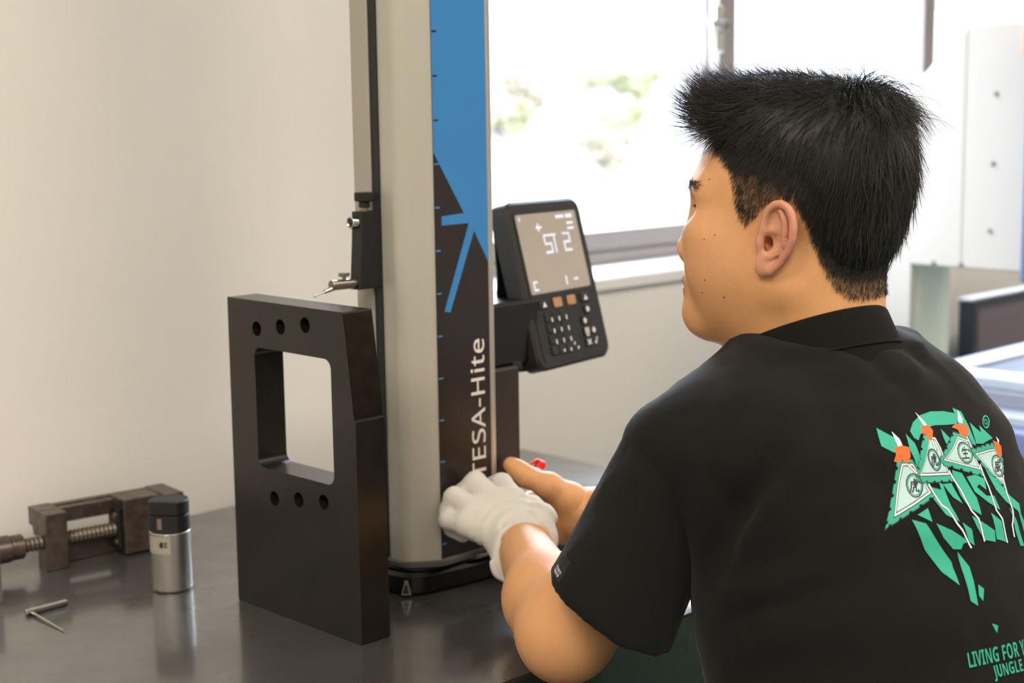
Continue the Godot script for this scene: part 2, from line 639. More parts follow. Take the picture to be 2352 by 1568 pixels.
func build_block() -> void:
	# upright steel plate with a window; drawn in (along z, up), thickness along x
	var x0 := 0.9525
	var th := 0.0375
	var t := thing("steel_fixture_plate", "tall black oxide steel plate with a square window and six holes, standing on edge", "steel plate", Vector3(x0, TOP, -1.3128))
	var zc := -1.3128
	# local x of the polygon = -(z - zc): seen from the camera's side the plate's far end is on the left
	var px := func(z: float) -> float: return -(z - zc)
	var c := CSGCombiner3D.new()
	c.name = "plate_body"
	t.add_child(c)
	c.rotation.y = PI / 2
	c.position.x = th
	var outer := CSGPolygon3D.new()
	outer.name = "outline"
	outer.depth = th
	var a := PackedVector2Array([
		Vector2(px.call(-1.4215) as float, 0.0015), Vector2((px.call(-1.4215) as float) - 0.0015, 0), Vector2((px.call(-1.2022) as float) + 0.0015, 0), Vector2(px.call(-1.2022) as float, 0.0015),
		Vector2(px.call(-1.2022) as float, 0.2325), Vector2((px.call(-1.2022) as float) + 0.002, 0.2342), Vector2((px.call(-1.2022) as float) + 0.0022, 0.235), Vector2((px.call(-1.2022) as float) + 0.0075, 0.28),
		Vector2((px.call(-1.2022) as float) + 0.0125, 0.32), Vector2((px.call(-1.2022) as float) + 0.0155, 0.3412), Vector2((px.call(-1.2022) as float) + 0.0165, 0.3425),
		Vector2((px.call(-1.4192) as float) - 0.001, 0.3427), Vector2(px.call(-1.4192) as float, 0.3417)])
	outer.polygon = a
	outer.material = M.black_steel
	c.add_child(outer)
	var hole := CSGPolygon3D.new()
	hole.name = "window"
	hole.operation = CSGShape3D.OPERATION_SUBTRACTION
	hole.depth = th + 0.01
	hole.position.z = 0.005
	hole.polygon = round_rect(0.1325, 0.131, 0.0105, 8, Vector2(px.call(-1.3060) as float, 0.2268))
	hole.material = M.black_steel
	c.add_child(hole)
	for h in [[-1.3663, 0.3123], [-1.3234, 0.3183], [-1.2804, 0.3241], [-1.3456, 0.1298], [-1.3021, 0.136], [-1.2586, 0.141]]:
		var k := CSGCylinder3D.new()
		k.name = "hole"
		k.operation = CSGShape3D.OPERATION_SUBTRACTION
		k.radius = 0.0081
		k.height = 0.1
		k.sides = 28
		k.rotation.x = PI / 2
		k.position = Vector3(px.call(h[0]) as float, h[1], -th / 2)
		k.material = M.black_steel
		c.add_child(k)
	var facet := begin()
	# worn, lapped facet on the bevelled edge
	var zr := -1.2022 - zc
	quad(facet, Vector3(0.0005, 0.2355, zr - 0.0018), Vector3(th - 0.0005, 0.2355, zr - 0.0018), Vector3(th - 0.0005, 0.28, zr - 0.0072), Vector3(0.0005, 0.28, zr - 0.0072))
	quad(facet, Vector3(0.0005, 0.28, zr - 0.0072), Vector3(th - 0.0005, 0.28, zr - 0.0072), Vector3(th - 0.0005, 0.3405, zr - 0.0148), Vector3(0.0005, 0.3405, zr - 0.0148))
	var fo := done(facet, "worn_face", M.worn_steel, t)
	fo.set_meta("label", "brown worn facet above the step of the plate")


func build_gauge() -> void:
	var t := thing("height_gauge", "tall grey electronic height gauge with blue and dark printed side and keypad display", "height gauge", Vector3(1.16, TOP, -1.328))
	var o := Transform3D(Basis(), -t.position)      # the parts below are written in room coordinates
	var up := Basis(Vector3.RIGHT, -PI / 2)         # prism along y: polygon (x, -z)
	var zc := -1.328
	# ---- base casting
	var st := begin()
	var foot := PackedVector2Array()
	for q in [[1.105, -1.276], [1.17, -1.268], [1.30, -1.262], [1.37, -1.272], [1.385, -1.30], [1.385, -1.356], [1.37, -1.384], [1.30, -1.394], [1.17, -1.388], [1.105, -1.38], [1.088, -1.368], [1.081, -1.34], [1.081, -1.316], [1.088, -1.288]]:
		foot.append(Vector2(q[0], -q[1]))
	foot = rounded(foot, 0.012, 4)
	prism(st, foot, TOP + 0.001, TOP + 0.0265, o * Transform3D(up, Vector3.ZERO), true, 0.004)
	var base := done(st, "base", M.base_black, t)
	st = begin()
	var deck := PackedVector2Array()
	for p in foot:
		deck.append(Vector2((p.x - 1.235) * 0.955 + 1.235, (p.y - 1.328) * 0.93 + 1.328))
	prism(st, deck, TOP + 0.0265, TOP + 0.0315, o * Transform3D(up, Vector3.ZERO), true, 0.002)
	done(st, "deck", M.groove, base)
	# finger dip with a bright rim on the near side of the deck
	st = begin()
	var dip := Transform3D(Basis(Vector3.UP, 0.25).scaled(Vector3(1.0, 1, 0.62)), Vector3(1.19, TOP + 0.03, -1.282))
	lathe(st, [[0.028, 0.0], [0.031, 0.003], [0.028, 0.006], [0.025, 0.004], [0.0, 0.001]], 32, o * dip)
	done(st, "finger_rest", M.brass_dull, base)
	# clear plastic skirt under the column, a small screw on it
	st = begin()
	prism(st, column_outline(0.0035), TOP + 0.0315, TOP + 0.0385, o * Transform3D(up, Vector3.ZERO), true, 0.001)
	done(st, "skirt", plain(Color(0.36, 0.355, 0.33), 0.25), base)
	st = begin()
	rod(st, Vector3(1.1085, TOP + 0.0375, -1.2885), Vector3(1.1045, TOP + 0.0375, -1.2845), 0.004, 0.004, 12, 0.001)
	done(st, "screw", M.chrome, base)
	# silver pointer on the rounded front corner
	var pt := Transform3D(Basis(Vector3.UP, -PI * 0.21), Vector3(1.0865, TOP + 0.003, -1.2895))
	st = begin()
	prism(st, PackedVector2Array([Vector2(-0.006, 0), Vector2(0.006, 0), Vector2(0.0022, 0.017), Vector2(-0.0016, 0.017)]), -0.002, 0.0022, o * pt, false, 0.0006)
	done(st, "pointer", M.brass_dull, base)
	st = begin()
	prism(st, PackedVector2Array([Vector2(-0.0038, 0.002), Vector2(0.0032, 0.002), Vector2(0.001, 0.0125), Vector2(-0.001, 0.0125)]), 0.0022, 0.0026, o * pt)
	done(st, "pointer_inlay", M.groove, base)

	# ---- column: symmetrical extrusion with a slot in its front
	st = begin()
	var topy := 1.74
	prism(st, column_outline(0.0), TOP + 0.0385, topy, o * Transform3D(up, Vector3.ZERO), true)
	var col := done(st, "column", M.column, t)
	st = begin()
	span(st, Vector3(1.0905, TOP + 0.04, -1.3345), Vector3(1.094, topy - 0.01, -1.3225), 0.0)
	done(st, "slot", M.groove, col, o)
	st = begin()
	span(st, Vector3(1.0885, TOP + 0.04, -1.364), Vector3(1.0925, topy - 0.01, -1.3345), 0.0008)
	done(st, "rail_face", M.column_face, col, o)
	st = begin()
	prism(st, column_outline(0.004), topy, topy + 0.025, o * Transform3D(up, Vector3.ZERO), true, 0.004)
	done(st, "top_cap", M.base_black, col)
	st = begin()
	span(st, Vector3(1.2055, TOP + 0.0385, -1.3845), Vector3(1.2145, topy, -1.2715), 0.0025)
	done(st, "rear_trim", M.trim_steel, col, o)

	# ---- printed side panel
	var zp := -1.2722
	st = begin()
	span(st, Vector3(1.1262, TOP + 0.0395, zp - 0.0006), Vector3(1.2054, topy - 0.004, zp))
	var panel := done(st, "side_panel", M.panel_black, t, o)
	var print_ := func(called: String, pts: PackedVector2Array, m: Material) -> void:
		var s := begin()
		prism(s, pts, zp, zp + 0.00025)
		done(s, called, m, panel)
	print_.call("blue_print", PackedVector2Array([Vector2(1.1262, topy - 0.004), Vector2(1.1262, 1.2945), Vector2(1.1692, 1.2268), Vector2(1.1361, 1.2249), Vector2(1.1359, 1.2150), Vector2(1.1765, 1.2152), Vector2(1.1377, 1.1199), Vector2(1.1461, 1.1180), Vector2(1.1842, 1.2063), Vector2(1.2054, 1.1695), Vector2(1.2054, topy - 0.004)]), M.print_blue)
	for k in 19:
		var y := 0.8555 + 0.0473 * k
		var dark := y > 1.30
		print_.call("tick", PackedVector2Array([Vector2(1.1268, y), Vector2(1.1335, y), Vector2(1.1335, y + 0.0018), Vector2(1.1268, y + 0.0018)]), M.panel_black if dark else M.print_blue)
		if dark:
			(panel.get_child(panel.get_child_count() - 1) as Node3D).position.z += 0.0003
	var tm := lettering("TESA-Hite", 0.0286, 0.0006)
	put(tm, "lettering", M.print_white, panel, Transform3D(Basis(Vector3.BACK, PI / 2).scaled_local(Vector3(1.32, 1, 1)), Vector3(1.1863, 1.0035, zp + 0.0003)))

	# ---- carriage with knob, button and stylus
	var car := node_of("probe_carriage", t)
	st = begin()
	var body := PackedVector2Array([Vector2(1.058, 1.1475), Vector2(1.0915, 1.1475), Vector2(1.0915, 1.232), Vector2(1.0635, 1.232), Vector2(1.062, 1.2)])
	prism(st, body, -1.3385, -1.3215, Transform3D(), false, 0.0012)
	done(st, "carriage_body", M.carriage, car, o)
	st = begin()
	rod(st, Vector3(1.075, 1.230, -1.33), Vector3(1.075, 1.236, -1.33), 0.004, 0.004, 12)
	done(st, "knob_stem", M.brass_dull, car, o)
	st = begin()
	rod(st, Vector3(1.075, 1.236, -1.33), Vector3(1.075, 1.243, -1.33), 0.0062, 0.0062, 20, 0.0008)
	knurled(st, Vector3(1.075, 1.243, -1.33), 0.0108, 0.0095, 26)
	done(st, "clamp_knob", M.carriage, car, o)
	st = begin()
	lathe(st, [[0.0058, 0.0], [0.0068, 0.0005], [0.0068, 0.0005], [0.0068, 0.008], [0.0068, 0.008], [0.006, 0.0088], [0.0052, 0.0088], [0.005, 0.007], [0, 0.007]], 24, Transform3D(Basis(Vector3(0, 1, 0), Vector3(-1, 0, 0), Vector3(0, 0, 1)), Vector3(1.063, 1.2205, -1.33)))
	done(st, "button_ring", M.chrome, car, o)
	st = begin()
	rod(st, Vector3(1.058, 1.2205, -1.33), Vector3(1.0552, 1.2205, -1.33), 0.0046, 0.0046, 20, 0.0006)
	done(st, "button", M.carriage, car, o)
	st = begin()
	rod(st, Vector3(1.062, 1.1545, -1.33), Vector3(1.026, 1.1545, -1.33), 0.0056, 0.0056, 24, 0.0006)
	done(st, "stylus_holder", M.brass_dull, car, o)
	st = begin()
	rod(st, Vector3(1.044, 1.158, -1.33), Vector3(1.044, 1.163, -1.33), 0.0022, 0.0022, 12)
	rod(st, Vector3(1.044, 1.163, -1.33), Vector3(1.044, 1.1672, -1.33), 0.0062, 0.0062, 20, 0.0008)
	done(st, "clamp_screw", M.brass_dull, car, o)
	st = begin()
	rod(st, Vector3(1.028, 1.1515, -1.33), Vector3(1.0175, 1.1487, -1.33), 0.0032, 0.0022, 16)
	rod(st, Vector3(1.0175, 1.1487, -1.33), Vector3(1.0045, 1.1454, -1.33), 0.0014, 0.0008, 12)
	var ball := SphereMesh.new()
	ball.radius = 0.0014
	ball.height = 0.0028
	done(st, "stylus", M.chrome, car, o)
	put(ball, "stylus_tip", M.chrome, car, o * Transform3D(Basis(), Vector3(1.004, 1.1452, -1.33)))

	# ---- rear housing and display arm
	st = begin()
	span(st, Vector3(1.2145, TOP + 0.0315, -1.372), Vector3(1.2615, 1.043, -1.2795), 0.003)
	done(st, "rear_housing", M.rear_black, t, o)
	st = begin()
	span(st, Vector3(1.2145, 1.043, -1.372), Vector3(1.30, 1.118, -1.284), 0.004)
	done(st, "display_bracket", M.base_black, t, o)
	build_display(t, o)


func rounded(p: PackedVector2Array, r: float, seg: int) -> PackedVector2Array:
	var out := PackedVector2Array()
	var n := p.size()
	for i in n:
		var a := p[(i + n - 1) % n]
		var b := p[i]
		var c := p[(i + 1) % n]
		var d := minf(r, minf(a.distance_to(b), b.distance_to(c)) * 0.45)
		var s := b + (a - b).normalized() * d
		var e := b + (c - b).normalized() * d
		for k in seg + 1:
			var u := float(k) / seg
			out.append(s.lerp(b, u).lerp(b.lerp(e, u), u))
	return out


func column_outline(grow: float) -> PackedVector2Array:
	var p := PackedVector2Array()
	for q in [[1.0925, -1.300], [1.099, -1.2915], [1.1195, -1.2765], [1.127, -1.2727], [1.2055, -1.2727], [1.2055, -1.3833], [1.127, -1.3833], [1.1195, -1.3795], [1.099, -1.3645], [1.0925, -1.356]]:
		p.append(Vector2(q[0], -q[1]))
	p = rounded(p, 0.005, 4)
	if grow > 0:
		var out := PackedVector2Array()
		for v in p:
			out.append(Vector2((v.x - 1.149) * (1 + grow / 0.05) + 1.149, (v.y - 1.328) * (1 + grow / 0.05) + 1.328))
		return out
	return p


func knurled(st: SurfaceTool, at: Vector3, r: float, h: float, teeth: int) -> void:
	var p := PackedVector2Array()
	for i in teeth * 2:
		var a := TAU * i / (teeth * 2)
		p.append(Vector2(cos(a), sin(a)) * (r if i % 2 == 0 else r * 0.94))
	prism(st, p, 0, h, Transform3D(Basis(Vector3.RIGHT, -PI / 2), at), false, 0.0008)


func build_display(t: Node3D, o: Transform3D) -> void:
	var d := node_of("display_unit", t)
	var e1 := Vector3(0.97646, -0.01444, -0.21522).normalized()
	var n := e1.cross(Vector3(-0.03978, 0.96858, -0.2455)).normalized()
	var e2 := n.cross(e1)
	var at := o * Transform3D(Basis(e1, e2, n), Vector3(1.36199, 1.13062, -1.31067))
	var w := 0.170
	var h := 0.2045
	var st := begin()
	prism(st, round_rect(w, h, 0.017, 6), -0.026, 0.0, at, true, 0.0035)
	done(st, "housing", M.body_plastic, d)
	st = begin()
	# stepped back shell, deeper towards the bottom
	var back := PackedVector2Array([Vector2(0.026, 0.09), Vector2(0.038, 0.02), Vector2(0.056, -0.045), Vector2(0.056, -0.083), Vector2(0.045, -0.096), Vector2(0.022, -0.098), Vector2(0.022, 0.09)])
	prism(st, back, -w / 2 + 0.004, w / 2 - 0.004, at * Transform3D(Basis(Vector3(0, 0, -1), Vector3(0, 1, 0), Vector3(1, 0, 0)), Vector3.ZERO), false, 0.004)
	done(st, "back_shell", M.body_plastic, d)
	# screen
	st = begin()
	prism(st, round_rect(0.146, 0.104, 0.004, 4, Vector2(-0.0005, 0.0375)), -0.001, 0.0006, at, true)
	done(st, "screen_bezel", M.base_black, d)
	st = begin()
	prism(st, round_rect(0.138, 0.097, 0.003, 4, Vector2(-0.0005, 0.0375)), 0.0006, 0.0009, at, true)
	done(st, "screen", M.screen, d)
	M.segment = plain(Color(0.9, 0.93, 1.0), 0.4)
	M.segment.emission_enabled = true
	M.segment.emission = Color(0.8, 0.86, 1.0)
	M.segment.emission_energy_multiplier = 0.25
	var seg := begin()
	var bar := func(x0: float, y0: float, x1: float, y1: float, wd: float) -> void:
		var a := Vector2(x0, y0)
		var b := Vector2(x1, y1)
		var u := (b - a).normalized() * wd / 2
		var v := Vector2(-u.y, u.x)
		prism(seg, PackedVector2Array([a - v - u, b - v + u, b + v + u, a + v - u]), 0.0009, 0.0012, at)
	# S, T, 2 in bars
	var gx := -0.009
	for k in 3:
		seg.clear()
		seg.begin(Mesh.PRIMITIVE_TRIANGLES)
		var cx: float = [gx, gx + 0.0155, gx + 0.044][k]
		var cw := 0.007
		var ty := 0.058
		var my := 0.0475
		var by := 0.037
		if k == 0:
			bar.call(cx - cw, ty, cx + cw, ty, 0.0025)
			bar.call(cx - cw, ty, cx - cw, my, 0.003)
			bar.call(cx - cw, my, cx + cw, my, 0.003)
			bar.call(cx + cw, my, cx + cw, by, 0.003)
			bar.call(cx - cw, by, cx + cw, by, 0.003)
		elif k == 1:
			bar.call(cx - cw, ty, cx + cw * 0.5, ty, 0.003)
			bar.call(cx, ty, cx, by, 0.003)
		else:
			bar.call(cx - cw, ty, cx + cw, ty, 0.0025)
			bar.call(cx + cw, ty, cx + cw, my, 0.003)
			bar.call(cx - cw, my, cx + cw, my, 0.003)
			bar.call(cx - cw, my, cx - cw, by, 0.003)
			bar.call(cx - cw, by, cx + cw, by, 0.003)
		done(seg, "digit", M.segment, d)
	seg.clear()
	seg.begin(Mesh.PRIMITIVE_TRIANGLES)
	bar.call(-0.028, 0.0685, -0.018, 0.0685, 0.003)        # arrow
	bar.call(-0.027, 0.0685, -0.0235, 0.0725, 0.0022)
	bar.call(-0.027, 0.0685, -0.0235, 0.0645, 0.0022)
	bar.call(0.046, 0.0795, 0.056, 0.0795, 0.005)          # battery
	for k in 3:
		bar.call(0.022 + k * 0.006, 0.0795, 0.0255 + k * 0.006, 0.0795, 0.004)
	for k in 2:
		bar.call(0.044, 0.0705 - k * 0.0065, 0.056, 0.0705 - k * 0.0065, 0.003)
	bar.call(-0.062, 0.079, -0.062, 0.082, 0.002)
	for q in [[-0.060, 0.0035, -0.053, 0.0035], [-0.060, 0.0035, -0.060, -0.006], [-0.060, -0.006, -0.053, -0.006], [0.0145, 0.0045, 0.0145, -0.004], [0.034, 0.0005, 0.0405, 0.0005]]:
		bar.call(q[0], q[1], q[2], q[3], 0.0026)
	done(seg, "screen_marks", M.segment, d).set_meta("kind", "stuff")
	# keypad
	st = begin()
	prism(st, round_rect(0.147, 0.078, 0.008, 5, Vector2(0, -0.0545)), -0.001, 0.0008, at, true)
	done(st, "keypad_plate", M.key, d)
	var key := func(x: float, y: float, sx: float, sy: float, m: Material) -> void:
		var s := begin()
		prism(s, round_rect(sx, sy, 0.002, 3, Vector2(x, y)), 0.0008, 0.0026, at, false, 0.0006)
		done(s, "key", m, d)
	key.call(-0.05, -0.0245, 0.02, 0.012, M.key)
	key.call(-0.018, -0.0245, 0.019, 0.012, M.key_amber)
	key.call(0.014, -0.0245, 0.019, 0.012, M.key_amber)
	key.call(0.046, -0.0245, 0.02, 0.012, M.key)
	for r in 4:
		for k in 3:
			key.call(-0.046 + k * 0.0165, -0.0405 - r * 0.0135, 0.0145, 0.0115, M.key)
	for q in [[0.046, -0.0395], [0.034, -0.053], [0.034, -0.0665], [0.05, -0.0665], [0.034, -0.08], [0.05, -0.08]]:
		key.call(q[0], q[1], 0.0145, 0.0115, M.key)
	# legends
	seg.clear()
	seg.begin(Mesh.PRIMITIVE_TRIANGLES)
	seg.set_smooth_group(-1)
	var mk := func(pts: Array) -> void:
		var pv := PackedVector2Array()
		for q in pts: pv.append(Vector2(q[0], q[1]))
		prism(seg, pv, 0.0026, 0.0029, at)
	for x in [-0.049, 0.047]:
		mk.call([[x - 0.0044, -0.0276], [x + 0.0044, -0.0276], [x, -0.0212]])
	for r in 3:
		for k in 3:
			var x := -0.0415 + k * 0.0165
			var y := -0.0425 - r * 0.0135
			mk.call([[x + 0.0004, y - 0.0042], [x + 0.0028, y - 0.0042], [x + 0.0028, y + 0.0012], [x + 0.0004, y + 0.0012]])
	var bl := func(x0: float, y0: float, x1: float, y1: float, wd: float) -> void:
		var a := Vector2(x0, y0)
		var b := Vector2(x1, y1)
		var v := Vector2(-(b - a).y, (b - a).x).normalized() * wd / 2
		prism(seg, PackedVector2Array([a - v, b - v, b + v, a + v]), 0.0026, 0.0029, at)
	for q in [[0.030, -0.083, 0.038, -0.077], [0.030, -0.077, 0.038, -0.083], [0.0465, -0.081, 0.0485, -0.0835], [0.0485, -0.0835, 0.0535, -0.076]]:
		bl.call(q[0], q[1], q[2], q[3], 0.0018)
	for q in [[0.046, -0.0395], [0.034, -0.053], [0.05, -0.0665]]:
		var ring := PackedVector2Array()
		for p in arc_pts(Vector2(q[0], q[1]), 0.0034, 12): ring.append(p)
		prism(seg, ring, 0.0026, 0.0029, at)
	for k in 3:
		bl.call(0.029, -0.063 - k * 0.0026, 0.039, -0.063 - k * 0.0026, 0.0015)
	bl.call(0.031, -0.0712, 0.037, -0.0712, 0.002)
	for q in [[-0.028, -0.0845, -0.026, -0.0815], [-0.012, -0.0855, -0.0115, -0.0815], [-0.0025, -0.079, 0.0, -0.076], [0.004, -0.0845, 0.007, -0.0825]]:
		bl.call(q[0], q[1], q[2], q[3], 0.0025)
	done(seg, "key_legends", M.print_white, d).set_meta("kind", "stuff")
# ---------------------------------------------------------------- smaller things on the plate

func build_small_things() -> void:
	build_vise()
	# ---- aluminium can with black cap
	var t := thing("capped_cylinder", "short brushed aluminium cylinder with a black faceted plastic cap and a foil label", "container", Vector3(0.9255, TOP, -1.5145))
	var st := begin()
	lathe(st, [[0, 0], [0.0215, 0], [0.0228, 0.001], [0.0234, 0.0025], [0.0234, 0.0025], [0.0234, 0.0685], [0.0234, 0.0685], [0.0228, 0.0695], [0.0215, 0.0695], [0.0215, 0.0695], [0, 0.0695]], 48)
	done(st, "body", M.aluminium, t)
	var cap := PackedVector2Array()
	for i in 40:
		var a := TAU * i / 40
		var v := Vector2(cos(a), sin(a)) * 0.0228
		# the side towards the left of the window wall is cut flat
		var nrm := Vector2(-0.80, -0.60)
		var over := v.dot(nrm) - 0.0165
		if over > 0: v -= nrm * over
		cap.append(v)
	st = begin()
	prism(st, cap, 0.0695, 0.0885, Transform3D(Basis(Vector3.RIGHT, -PI / 2), Vector3.ZERO), false, 0.0008)
	var c := done(st, "cap", M.cap_black, t)
	st = begin()
	prism(st, cap, 0.0892, 0.1055, Transform3D(Basis(Vector3.RIGHT, -PI / 2), Vector3.ZERO), false, 0.0012)
	done(st, "cap_top", M.cap_black, c)
	st = begin()
	box(st, Vector3(0.0055, 0.0125, 0.0012), 0.0003, Transform3D(Basis(Vector3.UP, -0.92), Vector3(-0.0165, 0.0795, 0.0052)))
	done(st, "cap_mark", plain(Color(0.5, 0.42, 0.38), 0.5), c)
	var lab := wrap_patch(0.0236, 2.75, 4.15, 0.0465, 0.0665)
	var lo := done(lab, "foil_label", M.foil, t)
	var tm := lettering("CE", 0.0085, 0.0003, true)
	put(tm, "lettering", M.ink, lo, Transform3D(Basis(Vector3.UP, -0.72), Vector3(-0.0188, 0.0572, 0.0150)))
	lab = wrap_patch(0.0237, 3.66, 3.80, 0.0545, 0.0605)
	done(lab, "label_mark", M.ink, lo)

	# ---- small stylus: thick shank, thin tapered pin
	t = thing("steel_stylus", "small bright steel pin with a thin tapered arm lying near the left edge", "stylus", Vector3(0.761, TOP, -1.545))
	st = begin()
	rod(st, Vector3(-0.002, 0.0036, 0.0), Vector3(0.048, 0.0036, -0.002), 0.0036, 0.0036, 20, 0.0006)
	done(st, "shank", M.chrome, t)
	st = begin()
	rod(st, Vector3(0.004, 0.003, 0.003), Vector3(0.001, 0.0016, 0.078), 0.0018, 0.0007, 12)
	done(st, "pin", M.chrome, t)

	# ---- red marker cap beyond the thumb
	t = thing("red_marker", "red and white marker pen held behind the bare thumb", "pen", ray_at(1238, 1072, 1.83))
	var po := Transform3D(Basis(), -t.position)
	st = begin()
	rod(st, ray_at(1226, 1102, 1.826), ray_at(1236, 1076, 1.83), 0.0050, 0.0055, 16, 0.001)
	done(st, "barrel", M.white_plastic, t, po)
	st = begin()
	rod(st, ray_at(1233, 1063, 1.829), ray_at(1248, 1069, 1.836), 0.0048, 0.0056, 16, 0.0012)
	rod(st, ray_at(1236, 1076, 1.83), ray_at(1240, 1067, 1.832), 0.0052, 0.0056, 16, 0.001)
	done(st, "cap", M.red_plastic, t, po)
	st = begin()
	tube(st, [ray_at(1206, 1074, 1.825), ray_at(1220, 1065, 1.826), ray_at(1233, 1056, 1.829), ray_at(1240, 1057, 1.831)], 0.0016, 8)
	done(st, "clip", M.red_plastic, t, po)

	# ---- thin cable on the plate
	st = begin()
	tube(st, curve_points([Vector3(1.41, TOP + 0.0025, -1.345), Vector3(1.47, TOP + 0.0025, -1.342), Vector3(1.55, TOP + 0.0025, -1.36), Vector3(1.64, TOP + 0.0025, -1.37), Vector3(1.70, TOP + 0.0025, -1.33), Vector3(1.735, TOP - 0.005, -1.30), Vector3(1.74, TOP - 0.09, -1.29), Vector3(1.745, 0.3, -1.27), Vector3(1.76, 0.006, -1.2), Vector3(2.1, 0.005, -1.3)], 0.012), 0.0024, 8)
	tag(done(st, "cable", M.rubber), "thin dark cable lying across the bright right end of the plate", "cable")


func wrap_patch(r: float, a0: float, a1: float, y0: float, y1: float) -> SurfaceTool:
	var st := begin()
	st.set_smooth_group(3)
	var n := 14
	for i in n:
		var t0 := lerpf(a0, a1, float(i) / n)
		var t1 := lerpf(a0, a1, float(i + 1) / n)
		var p := func(t: float, y: float) -> Vector3: return Vector3(r * cos(t), y, -r * sin(t))
		quad(st, p.call(t0, y0), p.call(t1, y0), p.call(t1, y1), p.call(t0, y1))
	return st


func build_vise() -> void:
	# toolmaker's vise lying on its side: long rails, a nut block, a sliding jaw on a screw, an end jaw
	var t := thing("screw_vise", "rusty brown steel screw vise lying on its side by the wall", "vise", Vector3(0.8575, TOP, -1.6777), -0.11)
	var m: Material = M.vise
	var bar := func(called: String, lo: Vector3, hi: Vector3, mat: Material) -> MeshInstance3D:
		var st := begin()
		span(st, lo, hi, 0.0012)
		return done(st, called, mat, t)
	bar.call("upper_rail", Vector3(0.02, 0.050, -0.037), Vector3(0.16, 0.0685, -0.026), m)
	bar.call("upper_rail", Vector3(0.02, 0.050, -0.056), Vector3(0.16, 0.0690, -0.045), m)
	bar.call("lower_rail", Vector3(0.02, 0.0, -0.056), Vector3(0.16, 0.022, -0.026), m)
	var st := begin()
	prism(st, PackedVector2Array([Vector2(-0.003, 0), Vector2(0.026, 0), Vector2(0.026, 0.0695), Vector2(0.0, 0.0695)]), -0.026, 0.0, Transform3D(), false, 0.0012)
	done(st, "nut_block", m, t)
	st = begin()
	prism(st, PackedVector2Array([Vector2(0.012, 0), Vector2(0.026, 0), Vector2(0.026, 0.0695), Vector2(0.0, 0.0695), Vector2(0.0, 0.048), Vector2(0.004, 0.044), Vector2(0.005, 0.033), Vector2(0.011, 0.029)]), -0.058, -0.026, Transform3D(), false, 0.0008)
	done(st, "nut_block_back", m, t)
	bar.call("sliding_jaw", Vector3(0.098, 0.003, -0.044), Vector3(0.146, 0.0715, 0.002), m)
	var plate: MeshInstance3D = bar.call("end_plate", Vector3(0.092, 0.008, -0.034), Vector3(0.098, 0.060, -0.004), M.carriage)
	for y in [0.017, 0.051]:
		st = begin()
		rod(st, Vector3(0.0925, y, -0.012), Vector3(0.0900, y, -0.012), 0.0042, 0.0036, 12)
		done(st, "screw_head", M.thread, plate)
	bar.call("end_jaw", Vector3(0.152, 0.0, -0.058), Vector3(0.178, 0.0695, 0.003), m)
	# screw with its thread
	st = begin()
	var prof := []
	var n := 46
	for i in n + 1:
		prof.append([0.0090 if i % 2 == 0 else 0.0074, 0.126 * i / n])
	var along := Transform3D(Basis(Vector3(0, 1, 0), Vector3(1, 0, 0), Vector3(0, 0, -1)), Vector3(-0.030, 0.033, -0.016))
	lathe(st, prof, 20, along, false)
	done(st, "screw", M.thread, t)
	# handle barrel
	st = begin()
	lathe(st, [[0, -0.062], [0.0155, -0.062], [0.0165, -0.061], [0.0165, -0.061], [0.0165, -0.012], [0.0165, -0.012], [0.0150, -0.010], [0.0150, -0.010], [0.0150, 0.004], [0.0150, 0.004], [0.0138, 0.005], [0.0138, 0.005], [0, 0.005]], 32, along)
	var hb := done(st, "handle_barrel", m, t)
	st = begin()
	rod(st, Vector3(-0.077, 0.0345, 0.0003), Vector3(-0.077, 0.0345, 0.0008), 0.0034, 0.0034, 14)
	done(st, "bar_hole", M.groove, hb)
	st = begin()
	rod(st, Vector3(-0.036, 0.0425, -0.0048), Vector3(-0.036, 0.0428, -0.0044), 0.0013, 0.0013, 10)
	done(st, "bar_hole", M.groove, hb)
	# the edge of a ground steel block that just enters the picture on the left
	st = begin()
	span(st, Vector3(0.715, TOP, -1.622), Vector3(0.7625, TOP + 0.058, -1.604), 0.001)
	tag(done(st, "steel_block", M.aluminium), "pale ground steel block just entering at the left edge of the picture", "steel block")


# ---------------------------------------------------------------- right-hand background

